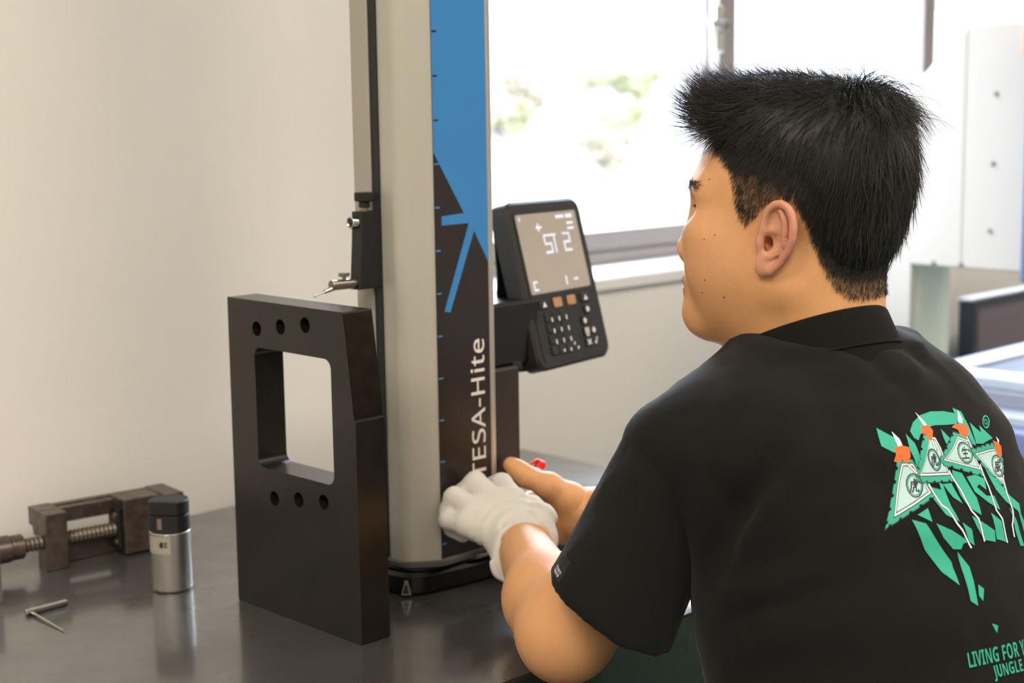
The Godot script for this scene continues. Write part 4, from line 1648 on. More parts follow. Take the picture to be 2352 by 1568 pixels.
func build_person() -> void:
	make_skin()
	sh_l = NECK - t_right * 0.138 + Vector3(0, -0.106, 0) - t_back * 0.018
	sh_r = NECK + t_right * 0.150 + Vector3(0, -0.100, 0) - t_back * 0.018
	var who := thing("person", "young man with spiky black hair, black printed t-shirt and one white glove, seated", "person", Vector3(1.2, 0, -0.7))
	var o := Transform3D(Basis(), -who.position)
	var hf := head_field()
	var head := Net.new()
	var ears := [Net.new(), Net.new()]
	var trunk := Net.new()
	var hand_r := Net.new()
	var hand_l := Net.new()
	var glove := Net.new()
	# torso and arms below the cloth
	var l := []
	cap(l, NECK + Vector3(0, -0.05, 0), NECK + Vector3(0.0, -0.26, 0.085), 0.085, 0.11, 0.05)
	cap(l, NECK + Vector3(0.0, -0.26, 0.085), Vector3(1.2, 0.655, -0.66), 0.115, 0.115, 0.05)
	cap(l, sh_l + t_right * 0.02, sh_r - t_right * 0.02, 0.05, 0.05, 0.05)
	arm(l, sh_l, ELB_L, WRI_L, t_right * -1.0)
	arm(l, sh_r, ELB_R, WRI_R, t_right)
	var ear_tone := func(p: Vector3, n: Vector3) -> Color:
		return Color(0.66, 0.325, 0.195).lerp(Color(0.62, 0.26, 0.18), clampf((absf(p.z) - 0.078) / 0.01, 0.0, 1.0))
	var shirt := shirt_jobs()
	var jobs := [
		func() -> void: net(head, hf, Vector3(-0.115, -0.16, -0.1), Vector3(0.14, 0.145, 0.1), 0.0027, head_tint),
		func() -> void: net(ears[0], ear_field(-1.0), Vector3(-0.030, -0.037, -0.1), Vector3(0.028, 0.048, -0.055), 0.0014, ear_tone),
		func() -> void: net(ears[1], ear_field(1.0), Vector3(-0.030, -0.037, 0.055), Vector3(0.028, 0.048, 0.1), 0.0022, ear_tone),
		func() -> void: net(trunk, l, Vector3(0.9, 0.4, -1.3), Vector3(1.52, 1.13, -0.5), 0.0058, body_tint),
		func() -> void: net(hand_r, right_hand(), Vector3(1.14, 0.82, -1.34), Vector3(1.33, 0.97, -1.17), 0.0024, body_tint),
		func() -> void: net(hand_l, left_hand(-0.0022, false), Vector3(1.06, 0.80, -1.30), Vector3(1.22, 0.97, -1.10), 0.0038, body_tint),
		func() -> void: net(glove, left_hand(0.0, true), Vector3(1.05, 0.79, -1.31), Vector3(1.23, 0.98, -1.08), 0.0024, null, glove_fold, 0.0014)]
	jobs.append_array(shirt[1])
	for j: Callable in jobs:
		j.call()
	var scalp := head
	var body := Net.new()
	for part in [head, ears[0], ears[1]]:
		join(body, part, Transform3D(face, HEAD_AT))
	for part in [trunk, hand_r, hand_l]:
		join(body, part, Transform3D())
	put(net_mesh(body), "body", M.skin, who, o)
	put(net_mesh(glove), "glove", M.glove, who, o)
	build_hair(who, o, hf, scalp)
	build_eyes(who, o)
	for q in [[0.067, 0.003], [0.057, 0.007], [0.071, -0.046], [0.0155, 0.013], [0.049, -0.049], [0.066, 0.056], [0.067, -0.034]]:
		var p: Vector3 = Vector3(q[0], q[1], -0.09)
		for k in 90:
			if field(hf, p) < 0.0002: break
			p.z += 0.0008
		var dot := SphereMesh.new()
		dot.radius = 0.0009
		dot.height = 0.0012
		dot.radial_segments = 10
		dot.rings = 5
		put(dot, "mole", M.mole, who, o * Transform3D(face, HEAD_AT) * Transform3D(Basis(), p))
	build_shirt(who, o, shirt[0])
	build_legs(who, o)


func join(t: Net, part: Net, at: Transform3D) -> void:
	var first := t.v.size()
	for i in part.v.size():
		t.v.append(at * part.v[i])
		t.n.append(at.basis * part.n[i])
	t.c.append_array(part.c)
	for q in part.idx:
		t.idx.append(q + first)


func arm(l: Array, s: Vector3, e: Vector3, w: Vector3, side: Vector3) -> void:
	cap(l, s - side * 0.012, e, 0.0455, 0.0345, 0.03)
	cap(l, e, e.lerp(w, 0.34), 0.0345, 0.0390, 0.055)
	cap(l, e.lerp(w, 0.34), w, 0.0390, 0.0275, 0.035)
	cap(l, e, e - (w - e).normalized() * 0.010 + (e - s).normalized() * 0.013, 0.028, 0.022, 0.02)      # point of the elbow


func body_tint(p: Vector3, n: Vector3) -> Color:
	var c := skin_tone(p)
	var tip := ELB_L + Vector3(-0.02, -0.03, 0.01)
	var k := exp(-p.distance_squared_to(tip) / 0.0016)
	return c.lerp(Color(0.66, 0.30, 0.2), 0.45 * k)


func chain(l: Array, pts: Array, r: Array, k := 0.006, grow := 0.0) -> void:
	for i in pts.size() - 1:
		cap(l, pts[i], pts[i + 1], r[i] + grow, r[i + 1] + grow, k)


func left_hand(grow: float, cuff: bool) -> Array:
	var l := []
	var w := WRI_L
	var mcp := [ray_at(1180, 1148, 1.722), ray_at(1136, 1150, 1.722), ray_at(1095, 1170, 1.714), ray_at(1072, 1202, 1.706)]
	var pip := [ray_at(1152, 1110, 1.756), ray_at(1092, 1107, 1.740), ray_at(1044, 1141, 1.727), ray_at(1031, 1194, 1.720)]
	var dip := [ray_at(1136, 1116, 1.776), ray_at(1068, 1130, 1.747), ray_at(1032, 1174, 1.731), ray_at(1040, 1212, 1.732)]
	var tip := [ray_at(1126, 1146, 1.774), ray_at(1066, 1160, 1.744), ray_at(1036, 1202, 1.727), ray_at(1062, 1226, 1.732)]
	for i in 4:
		cap(l, w.lerp(mcp[i], 0.12), mcp[i], 0.0195 + grow, 0.0145 + grow, 0.016)
	cap(l, mcp[0], mcp[3], 0.0095 + grow, 0.0085 + grow, 0.010)
	for i in 4:
		var r: float = [0.0122, 0.0124, 0.0118, 0.0108][i]
		chain(l, [mcp[i], pip[i], dip[i], tip[i]], [r + 0.0012, r, r * 0.95, r * 0.88], 0.0025, grow)
	var cmc := ray_at(1240, 1232, 1.694)
	var tm := ray_at(1246, 1186, 1.704)
	var ti := ray_at(1222, 1163, 1.730)
	var tt := ray_at(1186, 1172, 1.748)
	cap(l, w, cmc, 0.022 + grow, 0.019 + grow, 0.014)
	chain(l, [cmc, tm, ti, tt], [0.0165, 0.0128, 0.0115, 0.0102], 0.008, grow)
	cap(l, w.lerp(mcp[1], 0.3), tm, 0.015 + grow, 0.011 + grow, 0.012)
	var arm_dir := (ELB_L - WRI_L).normalized()
	var down := ray_at(1150, 1310, 1.66) - ray_at(1190, 1270, 1.67)
	if cuff:
		var end := w + arm_dir * 0.034
		cap(l, w, end + down * 0.10, 0.0285, 0.0345, 0.014)
		cap(l, ray_at(1175, 1262, 1.678), ray_at(1158, 1302, 1.664), 0.016, 0.012, 0.016)
		cut(l, w + arm_dir * 0.021 + down * 0.16, (arm_dir + Vector3(0.10, 0.28, 0.02)).normalized())
		cap(l, w + arm_dir * -0.012, end + arm_dir * 0.03, 0.0255, 0.0305, 0.003, 1)
	else:
		cap(l, w, w + arm_dir * 0.03, 0.024, 0.0275, 0.015)
	return l


func glove_fold(p: Vector3) -> float:
	var w := WRI_L
	var d := p.distance_to(w)
	var f := 0.0
	if d < 0.07:
		f = 0.0012 * sin(d * 620.0 + 1.6 * blotch.get_noise_3dv(p * 30.0)) * smoothstep(0.07, 0.045, d)
	return f + 0.0008 * blotch.get_noise_3dv(p * 60.0)


func right_hand() -> Array:
	var l := []
	var w := ray_at(1338, 1186, 1.822)
	cap(l, WRI_R.lerp(ELB_R, 0.1), w, 0.0275, 0.0255, 0.02)
	var mcp := [ray_at(1272, 1140, 1.835), ray_at(1272, 1170, 1.842), ray_at(1280, 1198, 1.842), ray_at(1292, 1222, 1.836)]
	var pip := [ray_at(1222, 1146, 1.840), ray_at(1222, 1178, 1.844), ray_at(1232, 1206, 1.840), ray_at(1252, 1228, 1.834)]
	var dip := [ray_at(1196, 1156, 1.826), ray_at(1198, 1188, 1.826), ray_at(1208, 1214, 1.824), ray_at(1232, 1234, 1.822)]
	var tip := [ray_at(1184, 1174, 1.806), ray_at(1188, 1202, 1.804), ray_at(1200, 1226, 1.804), ray_at(1222, 1242, 1.806)]
	for i in 4:
		cap(l, w.lerp(mcp[i], 0.1), mcp[i], 0.0185, 0.0135, 0.014)
	cap(l, mcp[0], mcp[3], 0.0115, 0.0105, 0.012)
	for i in 4:
		var r: float = [0.0096, 0.01, 0.0094, 0.0082][i]
		chain(l, [mcp[i], pip[i], dip[i], tip[i]], [r + 0.002, r, r * 0.92, r * 0.82], 0.004)
	var cmc := ray_at(1308, 1146, 1.808)
	var tm := ray_at(1262, 1116, 1.80)
	var ti := ray_at(1210, 1095, 1.802)
	var tt := ray_at(1174, 1067, 1.806)
	cap(l, w, cmc, 0.0225, 0.0195, 0.014)
	chain(l, [cmc, tm, ti, tt], [0.018, 0.0128, 0.0118, 0.0092], 0.008)
	ell(l, ti.lerp(tt, 0.55), Vector3(0.0115, 0.0115, 0.0115), 0.006)
	cap(l, tm, mcp[0].lerp(mcp[1], 0.5), 0.0105, 0.0115, 0.014)
	return l


func build_eyes(who: Node3D, o: Transform3D) -> void:
	var at := o * Transform3D(face, HEAD_AT)
	for s in [-1.0, 1.0]:
		var eye := node_of("eye", who)
		eye.transform = at
		var sp := SphereMesh.new()
		sp.radius = 0.0124
		sp.height = 0.0248
		sp.radial_segments = 24
		sp.rings = 12
		put(sp, "eyeball", M.eye_white, eye, Transform3D(Basis(), Vector3(0.0735, 0.0288, 0.033 * s)))
		var st := begin()
		lathe(st, [[0.0056, 0], [0.0052, 0.0007], [0.0, 0.0016]], 18, Transform3D(Basis(Vector3(0, 1, 0), Vector3(1, 0, 0), Vector3(0, 0, -1)), Vector3(0.0850, 0.0280, 0.033 * s)))
		done(st, "iris", M.iris, eye)


func build_legs(who: Node3D, o: Transform3D) -> void:
	var l := []
	var hip := Vector3(1.2, 0.602, -0.64)
	cap(l, hip - t_right * 0.06 - t_back * 0.03, hip + t_right * 0.06 - t_back * 0.03, 0.092, 0.092, 0.05)
	for s in [-1.0, 1.0]:
		var h: Vector3 = hip + t_right * 0.09 * s + Vector3(0, -0.02, 0)
		var k := Vector3(1.2 + 0.14 * s, 0.53, -1.0)
		var an := Vector3(1.2 + 0.15 * s, 0.10, -0.96)
		cap(l, h, k, 0.088, 0.062, 0.04)
		cap(l, k, an, 0.060, 0.048, 0.03)
	var t := Net.new()
	net(t, l, Vector3(0.9, 0.04, -1.1), Vector3(1.5, 0.72, -0.48), 0.011)
	put(net_mesh(t), "trousers", M.trousers, who, o)
	for s in [-1.0, 1.0]:
		l = []
		var an := Vector3(1.2 + 0.15 * s, 0.045, -0.95)
		cap(l, an, an + Vector3(0.02 * s, -0.004, -0.17), 0.042, 0.038, 0.02)
		cap(l, an, an + Vector3(0, 0.05, 0), 0.042, 0.045, 0.02)
		cut(l, Vector3(0, 0.001, 0), Vector3.DOWN)
		t = Net.new()
		net(t, l, an + Vector3(-0.09, -0.06, -0.25), an + Vector3(0.09, 0.12, 0.08), 0.006)
		put(net_mesh(t), "shoe", M.shoe, who, o)

# ---------------------------------------------------------------- t-shirt

func shirt_field() -> Array:
	var l := []
	var p := Prim.new()
	p.kind = 2
	p.k = 0.05
	p.ex = t_right
	p.ez = t_back
	p.rows = [
		[0.56, 1.200, -0.665, 0.195, 0.150], [0.68, 1.200, -0.690, 0.200, 0.152], [0.80, 1.200, -0.722, 0.196, 0.150], [0.90, 1.203, -0.752, 0.192, 0.146],
		[0.98, 1.206, -0.778, 0.188, 0.138], [1.04, 1.206, -0.796, 0.165, 0.122], [1.085, 1.205, -0.808, 0.118, 0.098], [1.12, 1.204, -0.815, 0.078, 0.078]]
	l.append(p)
	cap(l, NECK + Vector3(0, -0.062, 0) - t_right * 0.02, sh_l, 0.068, 0.056, 0.05)
	cap(l, NECK + Vector3(0, -0.062, 0) + t_right * 0.02, sh_r, 0.068, 0.058, 0.05)
	cap(l, NECK + Vector3(0, -0.10, 0) + t_back * 0.05 - t_right * 0.09, NECK + Vector3(0, -0.10, 0) + t_back * 0.05 + t_right * 0.09, 0.062, 0.062, 0.06)
	return l


func sleeve_field(a: Vector3, h: Vector3) -> Array:
	var l := []
	var d := (h - a).normalized()
	cap(l, a, h + d * 0.09, 0.055, 0.0690, 0.035)
	cut(l, h, d - t_back * 0.28, 0.003)
	cap(l, h - d * 0.05, h + d * 0.11, 0.052, 0.0630, 0.003, 1)
	return l


func shirt_bump(p: Vector3) -> float:
	var w := 0.0035 * blotch.get_noise_3d(p.x * 9.0, p.y * 6.0, p.z * 9.0)
	w += 0.0014 * blotch.get_noise_3d(p.x * 30.0 + 7.0, p.y * 18.0, p.z * 30.0)
	for f in folds:
		var q: Vector3 = p - f[0]
		var d: Vector3 = f[1]
		var t := clampf(q.dot(d) / d.length_squared(), 0.0, 1.0)
		var r := (q - d * t).length()
		if r < f[3] * 2.5:
			w += f[2] * exp(-r * r / (f[3] * f[3])) * (1.0 - 0.6 * absf(2.0 * t - 1.0))
	return w


var folds := []

func add_fold(a: Vector3, b: Vector3, deep: float, wide: float) -> void:
	folds.append([a, b - a, deep, wide])


func shirt_jobs() -> Array:
	blotch.seed = 9
	blotch.frequency = 1.0
	var f := func(x0: float, y0: float, d0: float, x1: float, y1: float, d1: float, deep: float, wide: float) -> void: add_fold(ray_at(x0, y0, d0), ray_at(x1, y1, d1), deep, wide)
	f.call(1640, 1290, 1.327, 1790, 1050, 1.297, 0.017, 0.014)      # armpit crease running up to the shoulder blade
	f.call(1705, 1240, 1.306, 1835, 1060, 1.295, -0.010, 0.016)
	f.call(1690, 1200, 1.308, 1600, 1000, 1.333, 0.004, 0.006)      # armhole seam
	f.call(1900, 860, 1.344, 2100, 850, 1.374, -0.006, 0.012)       # drag lines below the collar
	f.call(1960, 800, 1.364, 2080, 900, 1.352, 0.006, 0.009)
	f.call(2060, 790, 1.39, 2170, 860, 1.395, 0.006, 0.009)
	f.call(2090, 830, 1.385, 2110, 900, 1.36, -0.005, 0.008)
	f.call(1650, 1380, 1.322, 1900, 1300, 1.285, -0.007, 0.013)
	f.call(1660, 1420, 1.318, 1920, 1345, 1.282, 0.006, 0.010)
	f.call(1700, 1490, 1.31, 1950, 1430, 1.275, -0.005, 0.012)
	f.call(1720, 1380, 1.305, 1760, 1560, 1.300, 0.004, 0.007)
	f.call(1830, 1190, 1.292, 2010, 1120, 1.290, -0.004, 0.014)
	var hem_l := ray_at(1404, 1402, 1.405)
	var hem_r := sh_r.lerp(ELB_R, 0.74) + Vector3(0, -0.012, 0)
	var t := [Net.new(), Net.new(), Net.new()]
	return [t, [
		func() -> void: net(t[0], shirt_field(), Vector3(0.88, 0.55, -1.12), Vector3(1.56, 1.16, -0.46), 0.0058, null, shirt_bump, 0.014),
		func() -> void: net(t[1], sleeve_field(sh_l, hem_l), hem_l.min(sh_l) - Vector3.ONE * 0.085, hem_l.max(sh_l) + Vector3.ONE * 0.085, 0.0034, null, shirt_bump, 0.014),
		func() -> void: net(t[2], sleeve_field(sh_r, hem_r), hem_r.min(sh_r) - Vector3.ONE * 0.085, hem_r.max(sh_r) + Vector3.ONE * 0.085, 0.006, null, shirt_bump, 0.014)]]


func build_shirt(who: Node3D, o: Transform3D, parts: Array) -> void:
	var t := Net.new()
	for p in parts:
		join(t, p, Transform3D())
	var sh := put(net_mesh(t), "t_shirt", M.shirt, who, o)
	build_print(sh, parts[0])
	# ribbed collar: a band round the neck, lower in front
	var st := begin()
	var n := 64
	var upv := (Vector3.UP - t_back * 0.16).normalized()
	var ring := func(i: int, r: float, y: float) -> Vector3:
		var a := TAU * i / n
		return NECK + Vector3(0, -0.017, 0) + t_back * -0.006 + t_right * cos(a) * (0.067 + r) + t_back * sin(a) * (0.075 + r) + upv * y + Vector3(0, 0.033 * sin(a), 0)
	var prof := [[0.020, -0.036], [0.0145, -0.019], [0.010, -0.006], [0.0045, 0.010], [0.0025, 0.0125], [0.0, 0.0115], [0.0005, -0.004], [0.004, -0.019]]
	st.set_smooth_group(1)
	for i in n:
		for k in prof.size() - 1:
			var u: Array = prof[k]
			var v: Array = prof[k + 1]
			quad(st, ring.call(i + 1, u[0], u[1]), ring.call(i, u[0], u[1]), ring.call(i, v[0], v[1]), ring.call(i + 1, v[0], v[1]))
	var col := done(st, "collar", M.collar, who, o)
	st = begin()
	var loop := []
	for i in n + 1:
		loop.append(ring.call(i, 0.0148, -0.0185))
	tube(st, loop, 0.0013, 8)
	done(st, "collar_seam", M.collar, col)
	build_tab(who, o)


func build_tab(who: Node3D, o: Transform3D) -> void:
	# folded woven label sewn into the front of the sleeve hem
	var n := Vector3(-0.82, 0.47, -0.32).normalized()
	var a := Vector3(0.9645, 0.9326, -0.9365)
	var b := Vector3(0.9686, 0.9498, -0.9246)
	var c := Vector3(0.9617, 0.9445, -0.9128)
	var d := Vector3(0.9533, 0.9262, -0.9199)
	var at := func(u: float, v: float, h: float) -> Vector3:
		return a.lerp(b, u).lerp(d.lerp(c, u), v) + n * (h + 0.003 * sin(PI * v) * (1.0 - 0.5 * u) + 0.0012)
	var st := begin()
	var k := 6
	st.set_smooth_group(1)
	for i in k:
		for j in k:
			var u0 := float(i) / k
			var u1 := float(i + 1) / k
			var v0 := float(j) / k
			var v1 := float(j + 1) / k
			quad(st, at.call(u0, v0, 0.0012), at.call(u0, v1, 0.0012), at.call(u1, v1, 0.0012), at.call(u1, v0, 0.0012))
			quad(st, at.call(u0, v0, 0.0), at.call(u1, v0, 0.0), at.call(u1, v1, 0.0), at.call(u0, v1, 0.0))
	st.set_smooth_group(-1)
	for q in [[0, 0, 0, 1], [0, 1, 1, 1], [1, 1, 1, 0], [1, 0, 0, 0]]:
		quad(st, at.call(q[0], q[1], 0.0), at.call(q[2], q[3], 0.0), at.call(q[2], q[3], 0.0012), at.call(q[0], q[1], 0.0012))
	var tab := done(st, "sleeve_tab", plain(Color(0.06, 0.062, 0.07), 0.6), who, o)
	st = begin()
	var g := RandomNumberGenerator.new()
	g.seed = 3
	for row in 2:
		for i in 5:
			var u: float = 0.12 + row * 0.17
			var v := 0.16 + i * 0.14
			var w := g.randf_range(0.05, 0.085)
			for q in [[u, v, u + 0.13, v + 0.03], [u, v + w, u + 0.13, v + w + 0.03], [u + [0.0, 0.055, 0.1][g.randi() % 3], v, u + 0.03 + 0.05 * g.randf(), v + w]]:
				var u0: float = minf(q[0], q[2])
				var u1: float = maxf(q[0], q[2])
				quad(st, at.call(u0, q[1], 0.0014), at.call(u0, q[3], 0.0014), at.call(u1, q[3], 0.0014), at.call(u1, q[1], 0.0014))
	var wr := done(st, "tab_weave", plain(Color(0.8, 0.8, 0.8), 0.7), tab)
	wr.set_meta("kind", "stuff")


func fill_poly(im: Image, p: PackedVector2Array, c: Color) -> void:
	var y0 := 1e9
	var y1 := -1e9
	for q in p:
		y0 = minf(y0, q.y)
		y1 = maxf(y1, q.y)
	var n := p.size()
	for y in range(maxi(0, int(y0)), mini(im.get_height() - 1, int(y1) + 1) + 1):
		var xs := []
		var yy := y + 0.5
		for i in n:
			var a := p[i]
			var b := p[(i + 1) % n]
			if (a.y <= yy) != (b.y <= yy):
				xs.append(a.x + (b.x - a.x) * (yy - a.y) / (b.y - a.y))
		xs.sort()
		for i in range(0, xs.size() - 1, 2):
			var x0 := int(round(xs[i]))
			var x1 := int(round(xs[i + 1]))
			if x1 > x0: im.fill_rect(Rect2i(x0, y, x1 - x0, 1), c)


const PA := -112.0       # left edge and top of the printed area, millimetres
const PY := 1088.0
const PS := 4.5

func print_image() -> Image:
	var im := Image.create(960, 1072, false, Image.FORMAT_RGBA8)
	im.fill(Color(0.24, 0.68, 0.58, 0.0))
	var to := func(q: Vector2) -> Vector2: return Vector2((q.x - PA) * PS, (PY - q.y) * PS)
	for a in print_areas():
		var p := PackedVector2Array()
		for q: Vector2 in a[1]: p.append(to.call(q))
		fill_poly(im, p, INKS[a[0]])
	for a in print_lines():
		var w: float = a[1] * PS / 2.0
		var pts: PackedVector2Array = a[2]
		for i in pts.size() - 1:
			var u: Vector2 = to.call(pts[i])
			var v: Vector2 = to.call(pts[i + 1])
			var t := (v - u).normalized() * w
			var m := Vector2(-t.y, t.x)
			fill_poly(im, PackedVector2Array([u - t * 0.7 - m, v + t * 0.7 - m, v + t * 0.7 + m, u - t * 0.7 + m]), INKS[a[0]])
	for k in 2:
		var f := lettering(["LIVING FOR Y", "JUNGLE"][k], 0.017, 0.001, true).get_faces()
		var lo := 1e9
		var hi := -1e9
		var bot := 1e9
		var top := -1e9
		for v in f:
			lo = minf(lo, v.x)
			hi = maxf(hi, v.x)
			bot = minf(bot, v.y)
			top = maxf(top, v.y)
		var x0: float = [-54.9, -31.8][k]
		var wide: float = [64.0, 33.5][k]
		var base: float = [879.3, 864.8][k]
		for i in range(0, f.size(), 3):
			var p := PackedVector2Array()
			for j in 3:
				var v := f[i + j]
				p.append(to.call(Vector2(x0 + (v.x - lo) / (hi - lo) * wide, base + (v.y - bot) / (top - bot) * 12.2)))
			fill_poly(im, p, INKS[0])
	return im


func build_print(sh: Node3D, t: Net) -> void:
	var m := plain(Color.WHITE, 0.7, 0.0, 0.35)
	m.albedo_texture = ImageTexture.create_from_image(print_image())
	m.transparency = BaseMaterial3D.TRANSPARENCY_ALPHA_SCISSOR
	m.alpha_scissor_threshold = 0.5
	m.texture_repeat = false
	var p := Net.new()
	var uv := PackedVector2Array()
	var map := {}
	for i in range(0, t.idx.size(), 3):
		var ok := true
		for j in 3:
			var k := t.idx[i + j]
			var q := t.v[k]
			var a := (q - Vector3(1.2, 0.9, -0.7)).dot(t_right) * 1000.0
			if a < PA + 4 or a > PA + 209 or q.y * 1000.0 > PY - 2 or q.y * 1000.0 < PY - 236 or t.n[k].dot(t_back) < 0.05:
				ok = false
				break
		if not ok: continue
		for j in 3:
			var k := t.idx[i + j]
			if not map.has(k):
				map[k] = p.v.size()
				p.v.append(t.v[k] + t.n[k] * 0.0007)
				p.n.append(t.n[k])
				p.c.append(Color.WHITE)
				uv.append(Vector2(((t.v[k] - Vector3(1.2, 0.9, -0.7)).dot(t_right) * 1000.0 - PA) * PS / 960.0, (PY - t.v[k].y * 1000.0) * PS / 1072.0))
			p.idx.append(map[k])
	put(net_mesh(p, uv), "back_print", m, sh)
# ---------------------------------------------------------------- hair

class Strands:
	var v := PackedVector3Array()
	var n := PackedVector3Array()
	var c := PackedColorArray()
	var idx := PackedInt32Array()

	func add(root: Vector3, dir: Vector3, bend: Vector3, length: float, r: float, steps: int, col: Color) -> void:
		var p := root
		var d := dir.normalized()
		var x := d.cross(Vector3(0.31, 0.2, 0.93)).normalized()
		var step := length / steps
		var base := v.size()
		for i in steps + 1:
			x = (x - d * x.dot(d)).normalized()
			var y := d.cross(x)
			var w := r * (1.0 - pow(float(i) / steps, 1.5) * 0.88)
			for k in 3:
				var a := TAU * k / 3.0
				var e := x * cos(a) + y * sin(a)
				v.append(p + e * w)
				n.append(e)
				c.append(col)
			p += d * step
			d = (d + bend / steps).normalized()
		for i in steps:
			for k in 3:
				var q := base + i * 3 + k
				var s := base + i * 3 + (k + 1) % 3
				idx.append_array([q, s + 3, s, q, q + 3, s + 3])


func build_hair(who: Node3D, o: Transform3D, hf: Array, scalp: Net) -> void:
	var at := o * Transform3D(face, HEAD_AT)
	var g := RandomNumberGenerator.new()
	g.seed = 23
	# the dense mass of hair
	var l := []
	ell(l, Vector3(-0.008, 0.081, 0), Vector3(0.088, 0.064, 0.0745), 0.02)
	ell(l, Vector3(0.034, 0.112, 0), Vector3(0.050, 0.030, 0.055), 0.03, 0, Basis(Vector3(0, 0, 1), 0.10))
	ell(l, Vector3(-0.042, 0.050, 0), Vector3(0.060, 0.072, 0.066), 0.03)
	ell(l, Vector3(-0.048, 0.000, 0), Vector3(0.033, 0.044, 0.052), 0.03)
	var vol := Net.new()
	net(vol, l, Vector3(-0.125, -0.06, -0.09), Vector3(0.115, 0.17, 0.09), 0.004, func(p: Vector3, n: Vector3) -> Color: return Color(0.006, 0.0055, 0.005))
	var s := Strands.new()
	var black := func() -> Color:
		var k := g.randf_range(0.5, 2.0)
		return Color(0.0140 * k, 0.0130 * k, 0.0125 * k)
	var jit := func(a: float) -> Vector3: return Vector3(g.randfn(), g.randfn(), g.randfn()) * a
	var whorl := Vector3(-0.062, 0.125, 0.0)
	var flow := func(p: Vector3, n: Vector3) -> Vector3:
		var d := (p - whorl).normalized()
		d += Vector3(0, -0.9, 0) * smoothstep(0.125, 0.06, p.y)
		return (d - n * d.dot(n)).normalized()
	# places where hair may grow: on the mass and on the bare skin inside the hairline
	var roots := PackedInt32Array()
	for j in vol.v.size():
		if field(hf, vol.v[j]) > 0.0002 and under_hair(vol.v[j]) > 0.35: roots.append(j)
	var crop := PackedInt32Array()
	for j in scalp.v.size():
		var q := scalp.v[j]
		if q.y < 0.115 and under_hair(q) > 0.12 and field(l, q) > -0.005: crop.append(j)
	for i in 17000:
		var j := roots[g.randi() % roots.size()]
		var p: Vector3 = vol.v[j] + jit.call(0.0016)
		var n := vol.n[j]
		if p.z > 0.045 and g.randf() < 0.6: continue
		var front := smoothstep(0.015, 0.075, p.x) * smoothstep(0.085, 0.112, p.y)
		var crown := smoothstep(-0.040, -0.062, p.x) * smoothstep(0.102, 0.122, p.y)
		var fade := smoothstep(-0.05, -0.02, p.x) * (1.0 - smoothstep(0.060, 0.100, p.y))
		var top := smoothstep(0.112, 0.135, p.y)
		var lift := lerpf(0.10, 0.42, top)
		lift = lerpf(lift, 0.30, front)
		lift = lerpf(lift, 0.32, crown)
		var d: Vector3 = flow.call(p, n)
		d = d.lerp(Vector3(0.95, 0.12, 0.25 * g.randfn()), front * 0.85)
		d = d.lerp(Vector3(-0.62, 0.72, 0.30 * g.randfn()), crown * 0.8)
		var length := lerpf(0.030, 0.017, top)
		length = lerpf(length, 0.041, front)
		length = lerpf(length, 0.040, crown)
		length *= lerpf(0.30, 1.0, smoothstep(-0.045, 0.04, p.y))
		length *= lerpf(1.0, 0.30, fade)
		length *= g.randf_range(0.5, 1.2)
		var bend := Vector3(0, -0.35, 0).lerp(Vector3(-0.15, 0.85, 0), front)
		bend = bend.lerp(Vector3(0.2, -3.0, 0), crown)
		s.add(p - n * 0.002, (d + n * lift).normalized() + jit.call(0.10 + 0.22 * top * (1.0 - front)), bend + jit.call(0.25), length, g.randf_range(0.00022, 0.00042), 5, black.call())
	# cropped sides and nape, straight from the skin
	for i in 34000:
		var j := crop[g.randi() % crop.size()]
		var p: Vector3 = scalp.v[j] + jit.call(0.0013)
		if p.z > 0.02 and g.randf() < 0.9: continue
		var n := scalp.n[j]
		if under_hair(p) < 0.2 + 0.45 * g.randf(): continue
		var d: Vector3 = (flow.call(p, n) as Vector3) + Vector3(0.25, -0.3, 0)
		var deep := field(l, p)
		var length := lerpf(0.014, 0.0050, smoothstep(-0.004, 0.008, deep)) * g.randf_range(0.7, 1.25)
		s.add(p - n * 0.0005, (d.normalized() + n * 0.22) + jit.call(0.10), -n * 0.3, length * lerpf(0.75, 1.0, smoothstep(-0.045, 0.0, p.y)), g.randf_range(0.00010, 0.00019), 3, (black.call() as Color) * 1.8)
	# the tuft behind the crown and a few clumps that stand away from the top
	for i in 520:
		var j := roots[g.randi() % roots.size()]
		var p := vol.v[j]
		var n := vol.n[j]
		if p.y < 0.095 or absf(p.z) > 0.05: continue
		if p.x < -0.055:
			s.add(p, Vector3(-0.72, 0.80, 0) + n * 0.3 + jit.call(0.16), Vector3(-0.1, -2.3, 0) + jit.call(0.3), g.randf_range(0.034, 0.056), 0.00022, 7, black.call())
		elif p.x > 0.0 and g.randf() < 0.5:
			s.add(p, Vector3(0.75, 0.62, 0) + n * 0.3 + jit.call(0.2), Vector3(-0.2, 0.5, 0) + jit.call(0.5), g.randf_range(0.024, 0.042), 0.0002, 6, black.call())
	# stray hairs
	for i in 150:
		var j := roots[g.randi() % roots.size()]
		var p := vol.v[j]
		if p.y < 0.09: continue
		var n := vol.n[j]
		s.add(p, n + jit.call(0.4) + Vector3(0.3 if p.x > 0 else -0.6, 0.3, 0), Vector3(-0.3, -1.2, 0) + jit.call(0.8), g.randf_range(0.025, 0.045), 0.00014, 6, black.call())
	var first := vol.v.size()
	vol.v.append_array(s.v)
	vol.n.append_array(s.n)
	vol.c.append_array(s.c)
	for q in s.idx:
		vol.idx.append(q + first)
	put(net_mesh(vol), "hair", M.hair, who, at)
